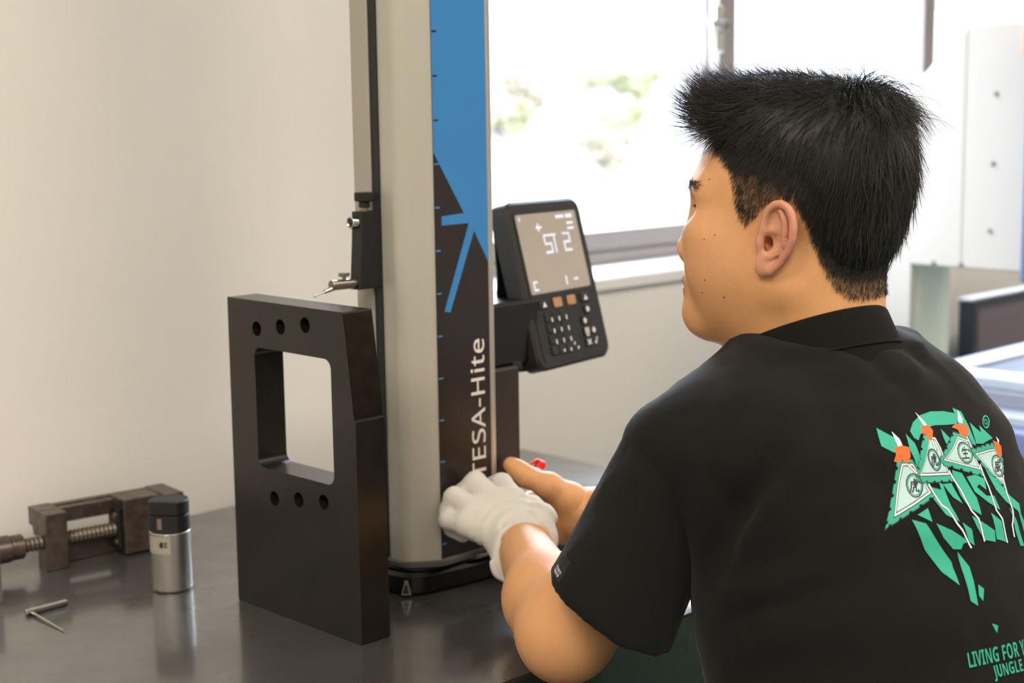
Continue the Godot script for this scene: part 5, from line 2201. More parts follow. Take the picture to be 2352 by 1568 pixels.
	# brows and lashes
	for sd in [-1.0, 1.0]:
		for what in 2:
			var b := Strands.new()
			for i in [320, 60][what]:
				var t := g.randf()
				if what == 0:
					var p: Vector3 = Vector3(lerpf(0.108, 0.082, t * t), lerpf(0.0455, 0.0515, sin(t * 2.4)) + g.randfn() * 0.0019, lerpf(0.012, 0.057, t) * sd)
					for k in 40:
						if field(hf, p) < 0.0004: break
						p.x -= 0.0008
					b.add(p, Vector3(-0.35, 0.15, 0.8 * sd) + jit.call(0.2), Vector3(0, -0.2, 0), g.randf_range(0.005, 0.009), 0.0002, 3, Color(0.016, 0.013, 0.011))
				else:
					var p: Vector3 = Vector3(lerpf(0.0865, 0.0760, t * t), 0.0312, lerpf(0.020, 0.049, t) * sd)
					b.add(p, Vector3(0.8, -0.2, 0.3 * sd) + jit.call(0.15), Vector3(0, 0.5, 0), g.randf_range(0.005, 0.0075), 0.00017, 3, Color(0.012, 0.010, 0.009))
			var bn := Net.new()
			bn.v = b.v
			bn.n = b.n
			bn.c = b.c
			bn.idx = b.idx
			put(net_mesh(bn), ["eyebrow", "eyelashes"][what], M.hair, who, at)
# ---------------------------------------------------------------- print on the back of the shirt
# outlines in millimetres on the back: sideways from the spine, height above the floor
const INKS := [Color(0.24, 0.68, 0.58), Color(0.93, 0.96, 0.96), Color(0.22, 0.23, 0.24), Color(0.72, 0.86, 0.85), Color(0.93, 0.42, 0.22), Color(0.2, 0.5, 0.46)]

func print_areas() -> Array:
	var a := []
	a.append([0, PackedVector2Array([Vector2(-75.3, 1068.7), Vector2(-61.2, 1059.3), Vector2(-59.3, 1053.3), Vector2(-69.3, 1049), Vector2(-78.1, 1054.8)])])
	a.append([0, PackedVector2Array([Vector2(-44.3, 1063.6), Vector2(-36.4, 1069.5), Vector2(-25.2, 1073.7), Vector2(-10, 1075.1), Vector2(4.4, 1073.9), Vector2(17.8, 1070.6), Vector2(20, 1068.5), Vector2(15.2, 1062.3), Vector2(0.2, 1063.4), Vector2(-13.6, 1064.6), Vector2(-25.7, 1064), Vector2(-35.4, 1059.8), Vector2(-40.4, 1055.9), Vector2(-43.9, 1058.4)])])
	a.append([0, PackedVector2Array([Vector2(19.5, 1074.6), Vector2(29.4, 1070.3), Vector2(29.8, 1059.6), Vector2(26.9, 1043.2), Vector2(15.7, 1049.4), Vector2(17.2, 1064.3)])])
	a.append([0, PackedVector2Array([Vector2(-50.2, 1062), Vector2(-45.7, 1054.2), Vector2(-46.2, 1041.5), Vector2(-51.7, 1035.8), Vector2(-53.5, 1049.8)])])
	a.append([0, PackedVector2Array([Vector2(-9, 1061.4), Vector2(-3.5, 1053.3), Vector2(-11.2, 1049.7), Vector2(-11.4, 1054.3)])])
	a.append([0, PackedVector2Array([Vector2(33.6, 1060.9), Vector2(42.9, 1051.4), Vector2(45.3, 1057.2), Vector2(57, 1044.9), Vector2(38.9, 1043), Vector2(27.9, 1044.9)])])
	a.append([0, PackedVector2Array([Vector2(-44.9, 1019.8), Vector2(-31.6, 1015.3), Vector2(-27.6, 990.7), Vector2(-38.9, 997.2), Vector2(-44.7, 1010.9)])])
	a.append([0, PackedVector2Array([Vector2(-32.5, 1021.4), Vector2(-28.2, 1019.4), Vector2(-29.6, 1001.9), Vector2(-32.1, 1008.1)])])
	a.append([0, PackedVector2Array([Vector2(-28.2, 1019.4), Vector2(-18.4, 1019), Vector2(-15.6, 1002.8), Vector2(-23, 1008.4)])])
	a.append([0, PackedVector2Array([Vector2(-13, 1028.9), Vector2(-2.7, 1025.2), Vector2(3.1, 1005), Vector2(-0.2, 991.8), Vector2(-10.9, 999.6), Vector2(-13.7, 1008.7), Vector2(-14.1, 1022.2)])])
	a.append([0, PackedVector2Array([Vector2(1.4, 1021.6), Vector2(13.2, 1021.5), Vector2(23.9, 1016.8), Vector2(19.6, 1008.5), Vector2(13, 1014), Vector2(9, 1012.3), Vector2(16, 1004.6), Vector2(26.2, 1003), Vector2(25.6, 991.9), Vector2(14.6, 999.6), Vector2(4, 1009.3)])])
	a.append([0, PackedVector2Array([Vector2(31, 1026.5), Vector2(40.2, 1014.3), Vector2(48.4, 999.3), Vector2(56.9, 991.6), Vector2(52.9, 984.6), Vector2(38.8, 996.4), Vector2(32.6, 1006.5)])])
	a.append([0, PackedVector2Array([Vector2(-66.3, 1000.1), Vector2(-53.8, 1003.9), Vector2(-54.7, 993.4)])])
	a.append([0, PackedVector2Array([Vector2(-73.1, 997.1), Vector2(-61.4, 993), Vector2(-57, 982.9), Vector2(-45.6, 960.9), Vector2(-46, 942.9), Vector2(-57.9, 954.2), Vector2(-68.2, 973.3)])])
	a.append([0, PackedVector2Array([Vector2(-51.5, 992), Vector2(-38.4, 985.3), Vector2(-22.2, 973.7), Vector2(-29.1, 973.2), Vector2(-32.4, 969), Vector2(-40.4, 970.1), Vector2(-47.9, 980.3)])])
	a.append([0, PackedVector2Array([Vector2(-36.9, 968.1), Vector2(-29.5, 955.1), Vector2(-34.4, 925.7), Vector2(-40.6, 930.2), Vector2(-38.6, 948.9)])])
	a.append([0, PackedVector2Array([Vector2(-25.1, 989.9), Vector2(-16.4, 983.1), Vector2(-16.7, 969.8), Vector2(-22.2, 973.7)])])
	a.append([0, PackedVector2Array([Vector2(-11.6, 993), Vector2(2, 984.2), Vector2(10.4, 978.1), Vector2(8.6, 968.9), Vector2(-4, 972.6), Vector2(-10, 984.5)])])
	a.append([0, PackedVector2Array([Vector2(12.1, 992.1), Vector2(22.1, 984), Vector2(22.6, 966.5), Vector2(10.7, 970.9), Vector2(11.8, 982.6)])])
	a.append([0, PackedVector2Array([Vector2(39.5, 991.8), Vector2(43.5, 980.1), Vector2(46.2, 958.9), Vector2(40.4, 960.1), Vector2(38.4, 974.6)])])
	a.append([0, PackedVector2Array([Vector2(51, 991.2), Vector2(55.2, 977.7), Vector2(51.7, 967.2), Vector2(49.6, 982.1)])])
	a.append([0, PackedVector2Array([Vector2(-27.6, 941.5), Vector2(-22.9, 937.2), Vector2(-27.8, 928.4), Vector2(-30.6, 933.2)])])
	a.append([0, PackedVector2Array([Vector2(-24.8, 910.5), Vector2(-17.9, 907.5), Vector2(-20.6, 901.8)])])
	a.append([2, PackedVector2Array([Vector2(-69.2, 1043.2), Vector2(-54.4, 1043.4), Vector2(-39.8, 1011.5), Vector2(-44.4, 1010.2), Vector2(-45.6, 1011.1), Vector2(-48.1, 1010.3), Vector2(-48.6, 1008.9), Vector2(-57.4, 1006.2), Vector2(-58.5, 1007.1), Vector2(-60.9, 1006.3), Vector2(-61.4, 1004.8), Vector2(-69.8, 1002), Vector2(-70.9, 1002.9), Vector2(-73.1, 1002.1), Vector2(-73.6, 1000.7), Vector2(-81.4, 997.7), Vector2(-82.5, 998.6), Vector2(-84.6, 997.7), Vector2(-85, 996.3), Vector2(-92.4, 993.2), Vector2(-93.5, 994.1), Vector2(-95.5, 993.2), Vector2(-95.8, 991.7), Vector2(-99.3, 990.1), Vector2(-97.3, 993.7), Vector2(-95.6, 994.1), Vector2(-94.4, 996), Vector2(-95.4, 997), Vector2(-90.9, 1004), Vector2(-89.1, 1004.4), Vector2(-87.8, 1006.3), Vector2(-88.8, 1007.3), Vector2(-84.3, 1014.4), Vector2(-82.3, 1014.7), Vector2(-81.1, 1016.7), Vector2(-82.1, 1017.7), Vector2(-77.9, 1024.9), Vector2(-76, 1025.2), Vector2(-74.9, 1027.3), Vector2(-76.1, 1028.4), Vector2(-72.6, 1035.9), Vector2(-70.6, 1036.2), Vector2(-69.7, 1038.4), Vector2(-71.1, 1039.5)])])
	a.append([0, PackedVector2Array([Vector2(-69.1, 1042.2), Vector2(-55, 1042.4), Vector2(-41.1, 1012), Vector2(-45.4, 1010.7), Vector2(-46.5, 1011.6), Vector2(-48.9, 1010.9), Vector2(-49.4, 1009.5), Vector2(-57.7, 1006.9), Vector2(-58.8, 1007.7), Vector2(-61.1, 1007), Vector2(-61.5, 1005.6), Vector2(-69.5, 1003), Vector2(-70.6, 1003.8), Vector2(-72.7, 1003), Vector2(-73.1, 1001.7), Vector2(-80.7, 998.8), Vector2(-81.7, 999.7), Vector2(-83.7, 998.9), Vector2(-84.1, 997.5), Vector2(-91.2, 994.6), Vector2(-92.2, 995.4), Vector2(-94.2, 994.6), Vector2(-94.5, 993.2), Vector2(-97.9, 991.7), Vector2(-95.9, 995.1), Vector2(-94.2, 995.4), Vector2(-93.1, 997.3), Vector2(-94, 998.2), Vector2(-89.8, 1004.9), Vector2(-88, 1005.2), Vector2(-86.8, 1007.1), Vector2(-87.7, 1008), Vector2(-83.5, 1014.7), Vector2(-81.5, 1015), Vector2(-80.3, 1016.9), Vector2(-81.4, 1017.9), Vector2(-77.3, 1024.8), Vector2(-75.5, 1025.1), Vector2(-74.4, 1027), Vector2(-75.5, 1028), Vector2(-72.1, 1035.2), Vector2(-70.3, 1035.5), Vector2(-69.4, 1037.5), Vector2(-70.7, 1038.6)])])
	a.append([2, PackedVector2Array([Vector2(-65.3, 1041.1), Vector2(-54.9, 1040.1), Vector2(-43.7, 1014.3), Vector2(-88.3, 999.2)])])
	a.append([1, PackedVector2Array([Vector2(-65.1, 1040.3), Vector2(-55.1, 1039.3), Vector2(-44.5, 1014.7), Vector2(-87.2, 1000.3)])])
	a.append([2, PackedVector2Array([Vector2(-64.6, 1038.6), Vector2(-55.6, 1037.7), Vector2(-46.2, 1015.5), Vector2(-84.9, 1002.5)])])
	a.append([3, PackedVector2Array([Vector2(-64.4, 1037.8), Vector2(-55.9, 1036.9), Vector2(-47.1, 1015.9), Vector2(-83.8, 1003.6)])])
	a.append([2, PackedVector2Array([Vector2(-31.6, 1060.4), Vector2(-21.5, 1057), Vector2(-14.6, 1019.1), Vector2(-17.9, 1019.5), Vector2(-17.8, 1020.9), Vector2(-19.6, 1021), Vector2(-20.9, 1019.8), Vector2(-27.2, 1020.4), Vector2(-27.1, 1021.8), Vector2(-28.9, 1022), Vector2(-30.1, 1020.7), Vector2(-36.2, 1021.3), Vector2(-36.1, 1022.7), Vector2(-37.8, 1022.9), Vector2(-39, 1021.6), Vector2(-44.9, 1022.1), Vector2(-44.9, 1023.5), Vector2(-46.5, 1023.7), Vector2(-47.6, 1022.4), Vector2(-53.5, 1022.9), Vector2(-53.5, 1024.3), Vector2(-55.1, 1024.4), Vector2(-56.1, 1023.1), Vector2(-58.9, 1023.3), Vector2(-57.2, 1025.8), Vector2(-55.3, 1025.9), Vector2(-54.2, 1027.3), Vector2(-55.6, 1028.2), Vector2(-52.5, 1033.4), Vector2(-50.5, 1033.4), Vector2(-49.7, 1034.9), Vector2(-51.2, 1035.9), Vector2(-48.5, 1041.2), Vector2(-46.5, 1041.2), Vector2(-45.6, 1042.7), Vector2(-46.9, 1043.6), Vector2(-43.2, 1048.7), Vector2(-41, 1048.6), Vector2(-39.8, 1050), Vector2(-41.1, 1051), Vector2(-36.4, 1055.7), Vector2(-34.2, 1055.8), Vector2(-32.8, 1057.1), Vector2(-34.1, 1058)])])
	a.append([0, PackedVector2Array([Vector2(-31.8, 1059.4), Vector2(-22.2, 1056.2), Vector2(-15.4, 1020.1), Vector2(-18.5, 1020.4), Vector2(-18.4, 1021.8), Vector2(-20.2, 1021.9), Vector2(-21.4, 1020.7), Vector2(-27.4, 1021.3), Vector2(-27.3, 1022.7), Vector2(-29, 1022.8), Vector2(-30.2, 1021.6), Vector2(-36, 1022.2), Vector2(-35.9, 1023.5), Vector2(-37.6, 1023.7), Vector2(-38.7, 1022.4), Vector2(-44.3, 1023), Vector2(-44.3, 1024.3), Vector2(-45.9, 1024.4), Vector2(-46.9, 1023.2), Vector2(-52.5, 1023.7), Vector2(-52.5, 1025), Vector2(-54, 1025.2), Vector2(-55, 1023.9), Vector2(-57.7, 1024.1), Vector2(-56.1, 1026.5), Vector2(-54.3, 1026.6), Vector2(-53.3, 1027.9), Vector2(-54.6, 1028.8), Vector2(-51.7, 1033.7), Vector2(-49.8, 1033.8), Vector2(-49, 1035.2), Vector2(-50.4, 1036.1), Vector2(-47.8, 1041.2), Vector2(-45.9, 1041.2), Vector2(-45, 1042.6), Vector2(-46.3, 1043.5), Vector2(-42.8, 1048.3), Vector2(-40.7, 1048.3), Vector2(-39.5, 1049.6), Vector2(-40.9, 1050.5), Vector2(-36.3, 1055), Vector2(-34.3, 1055), Vector2(-33, 1056.3), Vector2(-34.2, 1057.2)])])
	a.append([2, PackedVector2Array([Vector2(-27, 1057.7), Vector2(-20.3, 1056.7), Vector2(-16.5, 1024.9), Vector2(-51.4, 1028.4)])])
	a.append([1, PackedVector2Array([Vector2(-27.3, 1057), Vector2(-20.9, 1056), Vector2(-17.1, 1025.6), Vector2(-50.5, 1029)])])
	a.append([2, PackedVector2Array([Vector2(-27.8, 1055.7), Vector2(-22, 1054.8), Vector2(-18.2, 1027.2), Vector2(-48.6, 1030.3)])])
	a.append([3, PackedVector2Array([Vector2(-28, 1055), Vector2(-22.6, 1054.1), Vector2(-18.9, 1028), Vector2(-47.7, 1030.9)])])
	a.append([2, PackedVector2Array([Vector2(5, 1057.9), Vector2(22.2, 1051.4), Vector2(25.8, 1017.1), Vector2(21.8, 1018.5), Vector2(22.7, 1019.9), Vector2(20.4, 1020.6), Vector2(18.1, 1019.7), Vector2(10.4, 1022.4), Vector2(11.1, 1023.8), Vector2(8.9, 1024.6), Vector2(6.8, 1023.6), Vector2(-0.8, 1026.2), Vector2(-0.2, 1027.7), Vector2(-2.3, 1028.4), Vector2(-4.2, 1027.4), Vector2(-11.5, 1029.9), Vector2(-11, 1031.4), Vector2(-13.1, 1032.1), Vector2(-14.9, 1031.1), Vector2(-22, 1033.5), Vector2(-21.7, 1035.1), Vector2(-23.7, 1035.8), Vector2(-25.3, 1034.7), Vector2(-28.8, 1035.9), Vector2(-27, 1037.5), Vector2(-25.1, 1036.9), Vector2(-24.1, 1037.8), Vector2(-25.4, 1039), Vector2(-21.7, 1042.3), Vector2(-19.7, 1041.6), Vector2(-18.5, 1042.5), Vector2(-19.8, 1043.7), Vector2(-15.3, 1046.7), Vector2(-13.3, 1046.1), Vector2(-12, 1047), Vector2(-13.1, 1048.1), Vector2(-8.1, 1051), Vector2(-6.2, 1050.4), Vector2(-4.7, 1051.2), Vector2(-5.7, 1052.3), Vector2(-0.4, 1055.2), Vector2(1.6, 1054.6), Vector2(3.1, 1055.4), Vector2(2.2, 1056.5)])])
	a.append([0, PackedVector2Array([Vector2(4.8, 1057.1), Vector2(21.2, 1050.9), Vector2(24.9, 1018.2), Vector2(21.1, 1019.5), Vector2(21.9, 1020.9), Vector2(19.8, 1021.6), Vector2(17.6, 1020.7), Vector2(10.2, 1023.3), Vector2(10.9, 1024.6), Vector2(8.8, 1025.3), Vector2(6.8, 1024.4), Vector2(-0.5, 1026.9), Vector2(0, 1028.3), Vector2(-2, 1029), Vector2(-3.8, 1028.1), Vector2(-10.8, 1030.4), Vector2(-10.3, 1031.9), Vector2(-12.3, 1032.6), Vector2(-14, 1031.6), Vector2(-20.9, 1033.9), Vector2(-20.5, 1035.4), Vector2(-22.5, 1036), Vector2(-24, 1035), Vector2(-27.4, 1036.2), Vector2(-25.7, 1037.7), Vector2(-23.8, 1037.1), Vector2(-22.8, 1038), Vector2(-24.1, 1039.2), Vector2(-20.6, 1042.2), Vector2(-18.6, 1041.6), Vector2(-17.5, 1042.5), Vector2(-18.7, 1043.6), Vector2(-14.5, 1046.5), Vector2(-12.6, 1045.9), Vector2(-11.3, 1046.7), Vector2(-12.4, 1047.8), Vector2(-7.6, 1050.5), Vector2(-5.8, 1050), Vector2(-4.4, 1050.8), Vector2(-5.3, 1051.8), Vector2(-0.3, 1054.5), Vector2(1.6, 1054), Vector2(3, 1054.7), Vector2(2.2, 1055.8)])])
	a.append([2, PackedVector2Array([Vector2(7.9, 1053.8), Vector2(20.3, 1048.8), Vector2(25.2, 1022.9), Vector2(-21.3, 1038)])])
	a.append([1, PackedVector2Array([Vector2(7.7, 1053.3), Vector2(19.6, 1048.5), Vector2(24.5, 1023.7), Vector2(-20.1, 1038.1)])])
	a.append([2, PackedVector2Array([Vector2(7.4, 1052.2), Vector2(18.2, 1047.9), Vector2(22.9, 1025.4), Vector2(-17.8, 1038.5)])])
	a.append([3, PackedVector2Array([Vector2(7.3, 1051.6), Vector2(17.5, 1047.5), Vector2(22.1, 1026.2), Vector2(-16.6, 1038.6)])])
	a.append([2, PackedVector2Array([Vector2(55, 1042), Vector2(65.4, 1025.7), Vector2(46.6, 1003), Vector2(44.6, 1005.5), Vector2(47.2, 1006.5), Vector2(46.1, 1007.9), Vector2(42.9, 1007.9), Vector2(39, 1013.1), Vector2(41.4, 1014.1), Vector2(40.2, 1015.5), Vector2(37.1, 1015.5), Vector2(33, 1020.7), Vector2(35.1, 1021.8), Vector2(33.9, 1023.3), Vector2(30.9, 1023.2), Vector2(26.2, 1028.6), Vector2(28.2, 1029.7), Vector2(26.7, 1031.3), Vector2(23.9, 1031.1), Vector2(18.6, 1036.7), Vector2(20.2, 1037.9), Vector2(18.6, 1039.5), Vector2(15.8, 1039.4), Vector2(13.2, 1042.1), Vector2(15.8, 1042.2), Vector2(16.3, 1040.7), Vector2(17.8, 1040.8), Vector2(18.2, 1042.2), Vector2(23.5, 1042.3), Vector2(24.1, 1040.8), Vector2(25.7, 1040.8), Vector2(26.2, 1042.3), Vector2(31.7, 1042.3), Vector2(32.2, 1040.9), Vector2(33.8, 1040.9), Vector2(34.3, 1042.3), Vector2(40, 1042.3), Vector2(40.7, 1040.8), Vector2(42.4, 1040.8), Vector2(42.9, 1042.2), Vector2(48.9, 1042.1), Vector2(49.5, 1040.7), Vector2(51.3, 1040.6), Vector2(51.8, 1042.1)])])
	a.append([0, PackedVector2Array([Vector2(54.5, 1041.4), Vector2(64.4, 1025.8), Vector2(46.7, 1004.1), Vector2(44.8, 1006.5), Vector2(47.2, 1007.5), Vector2(46.2, 1008.8), Vector2(43.1, 1008.8), Vector2(39.4, 1013.7), Vector2(41.7, 1014.7), Vector2(40.5, 1016.1), Vector2(37.6, 1016.1), Vector2(33.6, 1021.1), Vector2(35.7, 1022.1), Vector2(34.4, 1023.5), Vector2(31.6, 1023.4), Vector2(27.1, 1028.5), Vector2(29, 1029.6), Vector2(27.6, 1031.1), Vector2(24.9, 1031), Vector2(19.8, 1036.3), Vector2(21.4, 1037.4), Vector2(19.9, 1039), Vector2(17.3, 1038.8), Vector2(14.6, 1041.5), Vector2(17.1, 1041.5), Vector2(17.6, 1040.1), Vector2(19, 1040.2), Vector2(19.4, 1041.6), Vector2(24.6, 1041.6), Vector2(25.1, 1040.2), Vector2(26.6, 1040.2), Vector2(27, 1041.6), Vector2(32.3, 1041.6), Vector2(32.8, 1040.3), Vector2(34.3, 1040.3), Vector2(34.8, 1041.6), Vector2(40.3, 1041.6), Vector2(40.9, 1040.2), Vector2(42.5, 1040.2), Vector2(43, 1041.6), Vector2(48.7, 1041.5), Vector2(49.3, 1040.1), Vector2(51, 1040), Vector2(51.5, 1041.4)])])
	a.append([2, PackedVector2Array([Vector2(55.5, 1036.9), Vector2(62.9, 1021.1), Vector2(49.7, 1006.4), Vector2(21.9, 1037.9)])])
	a.append([1, PackedVector2Array([Vector2(55.2, 1036.4), Vector2(62.2, 1021.3), Vector2(49.7, 1007.3), Vector2(23.1, 1037.4)])])
	a.append([2, PackedVector2Array([Vector2(54.7, 1035.3), Vector2(60.9, 1021.7), Vector2(49.7, 1008.9), Vector2(25.5, 1036.2)])])
	a.append([3, PackedVector2Array([Vector2(54.4, 1034.7), Vector2(60.2, 1021.9), Vector2(49.7, 1009.8), Vector2(26.6, 1035.7)])])
	a.append([4, PackedVector2Array([Vector2(-67.4, 1052.5), Vector2(-59.8, 1054), Vector2(-53.2, 1052), Vector2(-55.4, 1044.7), Vector2(-60.7, 1039.1), Vector2(-63.4, 1043.2), Vector2(-67.9, 1041.3), Vector2(-72.1, 1042.5), Vector2(-68.2, 1047.4)])])
	a.append([4, PackedVector2Array([Vector2(-30.8, 1066), Vector2(-26, 1065.1), Vector2(-20.4, 1066.4), Vector2(-18.9, 1061.1), Vector2(-26.7, 1053.7), Vector2(-29.9, 1057), Vector2(-29.5, 1059.5), Vector2(-34.6, 1060.9), Vector2(-30.4, 1063)])])
	a.append([4, PackedVector2Array([Vector2(5.7, 1060.9), Vector2(14.6, 1063.1), Vector2(19.2, 1060.7), Vector2(26.6, 1060.8), Vector2(27.6, 1056.2), Vector2(19.7, 1050.8), Vector2(12.3, 1053.6), Vector2(12.4, 1058.1)])])
	a.append([4, PackedVector2Array([Vector2(55.9, 1043.5), Vector2(63, 1040.4), Vector2(67.9, 1036.6), Vector2(64.8, 1028.9), Vector2(56.9, 1028.4), Vector2(57.1, 1036.8)])])
	a.append([1, PackedVector2Array([Vector2(-62.3, 1064.9), Vector2(-58.5, 1059), Vector2(-58.5, 1053.9), Vector2(-63.1, 1053.3)])])
	a.append([1, PackedVector2Array([Vector2(-28.5, 1077), Vector2(-22.8, 1067.7), Vector2(-22.6, 1065.6), Vector2(-26.6, 1066.3)])])
	a.append([1, PackedVector2Array([Vector2(25.5, 1072.3), Vector2(26.2, 1064.6), Vector2(22.8, 1061.5), Vector2(17.8, 1063.5)])])
	a.append([1, PackedVector2Array([Vector2(63.1, 1045.6), Vector2(66.5, 1041.8), Vector2(63.4, 1038.7)])])
	return a


func print_lines() -> Array:
	var a := []
	a.append([2, 2.6, PackedVector2Array([Vector2(-44.1, 1021.2), Vector2(-38.6, 1004.4), Vector2(-34.5, 1001.1), Vector2(-30.6, 988.8), Vector2(-27.3, 983.8), Vector2(-21.5, 969)])])
	a.append([1, 1.6, PackedVector2Array([Vector2(-44.1, 1021.2), Vector2(-38.6, 1004.4), Vector2(-34.5, 1001.1), Vector2(-30.6, 988.8), Vector2(-27.3, 983.8), Vector2(-21.5, 969)])])
	a.append([2, 2.6, PackedVector2Array([Vector2(-16.6, 1028.6), Vector2(-10.8, 1012.8), Vector2(-9.5, 996.4), Vector2(-5, 989.8), Vector2(-4.3, 971.8)])])
	a.append([1, 1.6, PackedVector2Array([Vector2(-16.6, 1028.6), Vector2(-10.8, 1012.8), Vector2(-9.5, 996.4), Vector2(-5, 989.8), Vector2(-4.3, 971.8)])])
	a.append([2, 2.6, PackedVector2Array([Vector2(25.6, 1027.4), Vector2(24.5, 1010.7), Vector2(23.5, 1006.4), Vector2(20.4, 992.7), Vector2(24.2, 985.2), Vector2(24, 966.2)])])
	a.append([1, 1.6, PackedVector2Array([Vector2(25.6, 1027.4), Vector2(24.5, 1010.7), Vector2(23.5, 1006.4), Vector2(20.4, 992.7), Vector2(24.2, 985.2), Vector2(24, 966.2)])])
	a.append([2, 2.6, PackedVector2Array([Vector2(52.6, 1012.2), Vector2(45.4, 1001.3), Vector2(42.7, 988.9), Vector2(35.9, 978.3), Vector2(35.2, 968.9)])])
	a.append([1, 1.6, PackedVector2Array([Vector2(52.6, 1012.2), Vector2(45.4, 1001.3), Vector2(42.7, 988.9), Vector2(35.9, 978.3), Vector2(35.2, 968.9)])])
	a.append([2, 2.6, PackedVector2Array([Vector2(-59.8, 1039), Vector2(-53, 1031.2)])])
	a.append([1, 1.6, PackedVector2Array([Vector2(-59.8, 1039), Vector2(-53, 1031.2)])])
	a.append([2, 2.6, PackedVector2Array([Vector2(-25.8, 1054.4), Vector2(-25.6, 1046.9)])])
	a.append([1, 1.6, PackedVector2Array([Vector2(-25.8, 1054.4), Vector2(-25.6, 1046.9)])])
	a.append([2, 2.6, PackedVector2Array([Vector2(19.9, 1051.1), Vector2(19.8, 1043.4)])])
	a.append([1, 1.6, PackedVector2Array([Vector2(19.9, 1051.1), Vector2(19.8, 1043.4)])])
	a.append([2, 1.1, PackedVector2Array([Vector2(-50.8, 1021.2), Vector2(-52.4, 1017.8), Vector2(-55, 1015.1), Vector2(-58, 1013.4), Vector2(-61.2, 1013), Vector2(-63.8, 1014), Vector2(-65.7, 1016.1), Vector2(-66.5, 1019.2), Vector2(-66.3, 1022.7), Vector2(-65, 1026.1), Vector2(-62.8, 1029), Vector2(-60, 1030.8), Vector2(-56.8, 1031.2), Vector2(-53.9, 1030.1), Vector2(-51.6, 1027.8), Vector2(-50.5, 1024.7), Vector2(-50.8, 1021.2)])])
	a.append([5, 0.7, PackedVector2Array([Vector2(-52.1, 1021.3), Vector2(-53.4, 1018.5), Vector2(-55.5, 1016.2), Vector2(-58.1, 1014.8), Vector2(-60.7, 1014.4), Vector2(-63, 1015.2), Vector2(-64.5, 1017), Vector2(-65.3, 1019.6), Vector2(-65, 1022.6), Vector2(-64, 1025.5), Vector2(-62.1, 1027.9), Vector2(-59.7, 1029.3), Vector2(-57, 1029.7), Vector2(-54.6, 1028.8), Vector2(-52.7, 1026.9), Vector2(-51.9, 1024.3), Vector2(-52.1, 1021.3)])])
	a.append([2, 1.1, PackedVector2Array([Vector2(-24.3, 1038.6), Vector2(-24.5, 1035.3), Vector2(-25.9, 1032.6), Vector2(-28.1, 1031), Vector2(-30.5, 1030.6), Vector2(-32.8, 1031.5), Vector2(-34.8, 1033.7), Vector2(-36.3, 1036.7), Vector2(-37.1, 1040.2), Vector2(-36.5, 1043.4), Vector2(-34.9, 1046), Vector2(-32.6, 1047.6), Vector2(-30.1, 1048), Vector2(-27.8, 1047.1), Vector2(-26.1, 1045), Vector2(-25, 1042.1), Vector2(-24.3, 1038.6)])])
	a.append([5, 0.7, PackedVector2Array([Vector2(-25.3, 1038.8), Vector2(-25.5, 1035.9), Vector2(-26.6, 1033.7), Vector2(-28.4, 1032.3), Vector2(-30.4, 1032), Vector2(-32.4, 1032.8), Vector2(-34.2, 1034.6), Vector2(-35.4, 1037.1), Vector2(-36.1, 1040.1), Vector2(-35.7, 1042.8), Vector2(-34.3, 1045), Vector2(-32.4, 1046.3), Vector2(-30.3, 1046.7), Vector2(-28.4, 1045.9), Vector2(-26.9, 1044.2), Vector2(-26, 1041.7), Vector2(-25.3, 1038.8)])])
	a.append([2, 1.1, PackedVector2Array([Vector2(18.9, 1038.6), Vector2(18.1, 1035.4), Vector2(15.7, 1032.9), Vector2(12.4, 1031.6), Vector2(8.7, 1031.4), Vector2(5.2, 1032.6), Vector2(2.3, 1034.8), Vector2(0.3, 1037.9), Vector2(-0.5, 1041.3), Vector2(0.7, 1044.4), Vector2(3.4, 1046.7), Vector2(6.9, 1048.1), Vector2(10.6, 1048.2), Vector2(14.1, 1047.1), Vector2(16.7, 1045), Vector2(18.2, 1042), Vector2(18.9, 1038.6)])])
	a.append([5, 0.7, PackedVector2Array([Vector2(17.3, 1038.8), Vector2(16.7, 1036.1), Vector2(14.7, 1034.1), Vector2(11.9, 1032.9), Vector2(8.8, 1032.8), Vector2(5.8, 1033.7), Vector2(3.4, 1035.7), Vector2(1.7, 1038.3), Vector2(1, 1041.1), Vector2(2, 1043.7), Vector2(4.2, 1045.7), Vector2(7.1, 1046.8), Vector2(10.2, 1047), Vector2(13.2, 1046), Vector2(15.3, 1044.2), Vector2(16.7, 1041.7), Vector2(17.3, 1038.8)])])
	a.append([2, 1.1, PackedVector2Array([Vector2(61.5, 1020.6), Vector2(59.5, 1017.6), Vector2(56.3, 1015.3), Vector2(52.7, 1014), Vector2(49.2, 1014), Vector2(46.3, 1015.1), Vector2(44.3, 1017.3), Vector2(43.7, 1020.2), Vector2(44.1, 1023.5), Vector2(45.6, 1026.6), Vector2(48, 1029.1), Vector2(51.2, 1030.6), Vector2(54.7, 1030.7), Vector2(58, 1029.4), Vector2(60.6, 1027), Vector2(61.9, 1023.9), Vector2(61.5, 1020.6)])])
	a.append([5, 0.7, PackedVector2Array([Vector2(60, 1020.8), Vector2(58.4, 1018.3), Vector2(55.8, 1016.4), Vector2(52.7, 1015.3), Vector2(49.8, 1015.3), Vector2(47.3, 1016.2), Vector2(45.7, 1018.1), Vector2(45.1, 1020.5), Vector2(45.4, 1023.3), Vector2(46.7, 1025.9), Vector2(48.8, 1028), Vector2(51.6, 1029.2), Vector2(54.5, 1029.3), Vector2(57.2, 1028.2), Vector2(59.4, 1026.2), Vector2(60.4, 1023.6), Vector2(60, 1020.8)])])
	a.append([2, 1.25, PackedVector2Array([Vector2(-57, 1027.2), Vector2(-57.6, 1025.1)])])
	a.append([2, 1.25, PackedVector2Array([Vector2(-57.3, 1026.1), Vector2(-55.1, 1025.9)])])
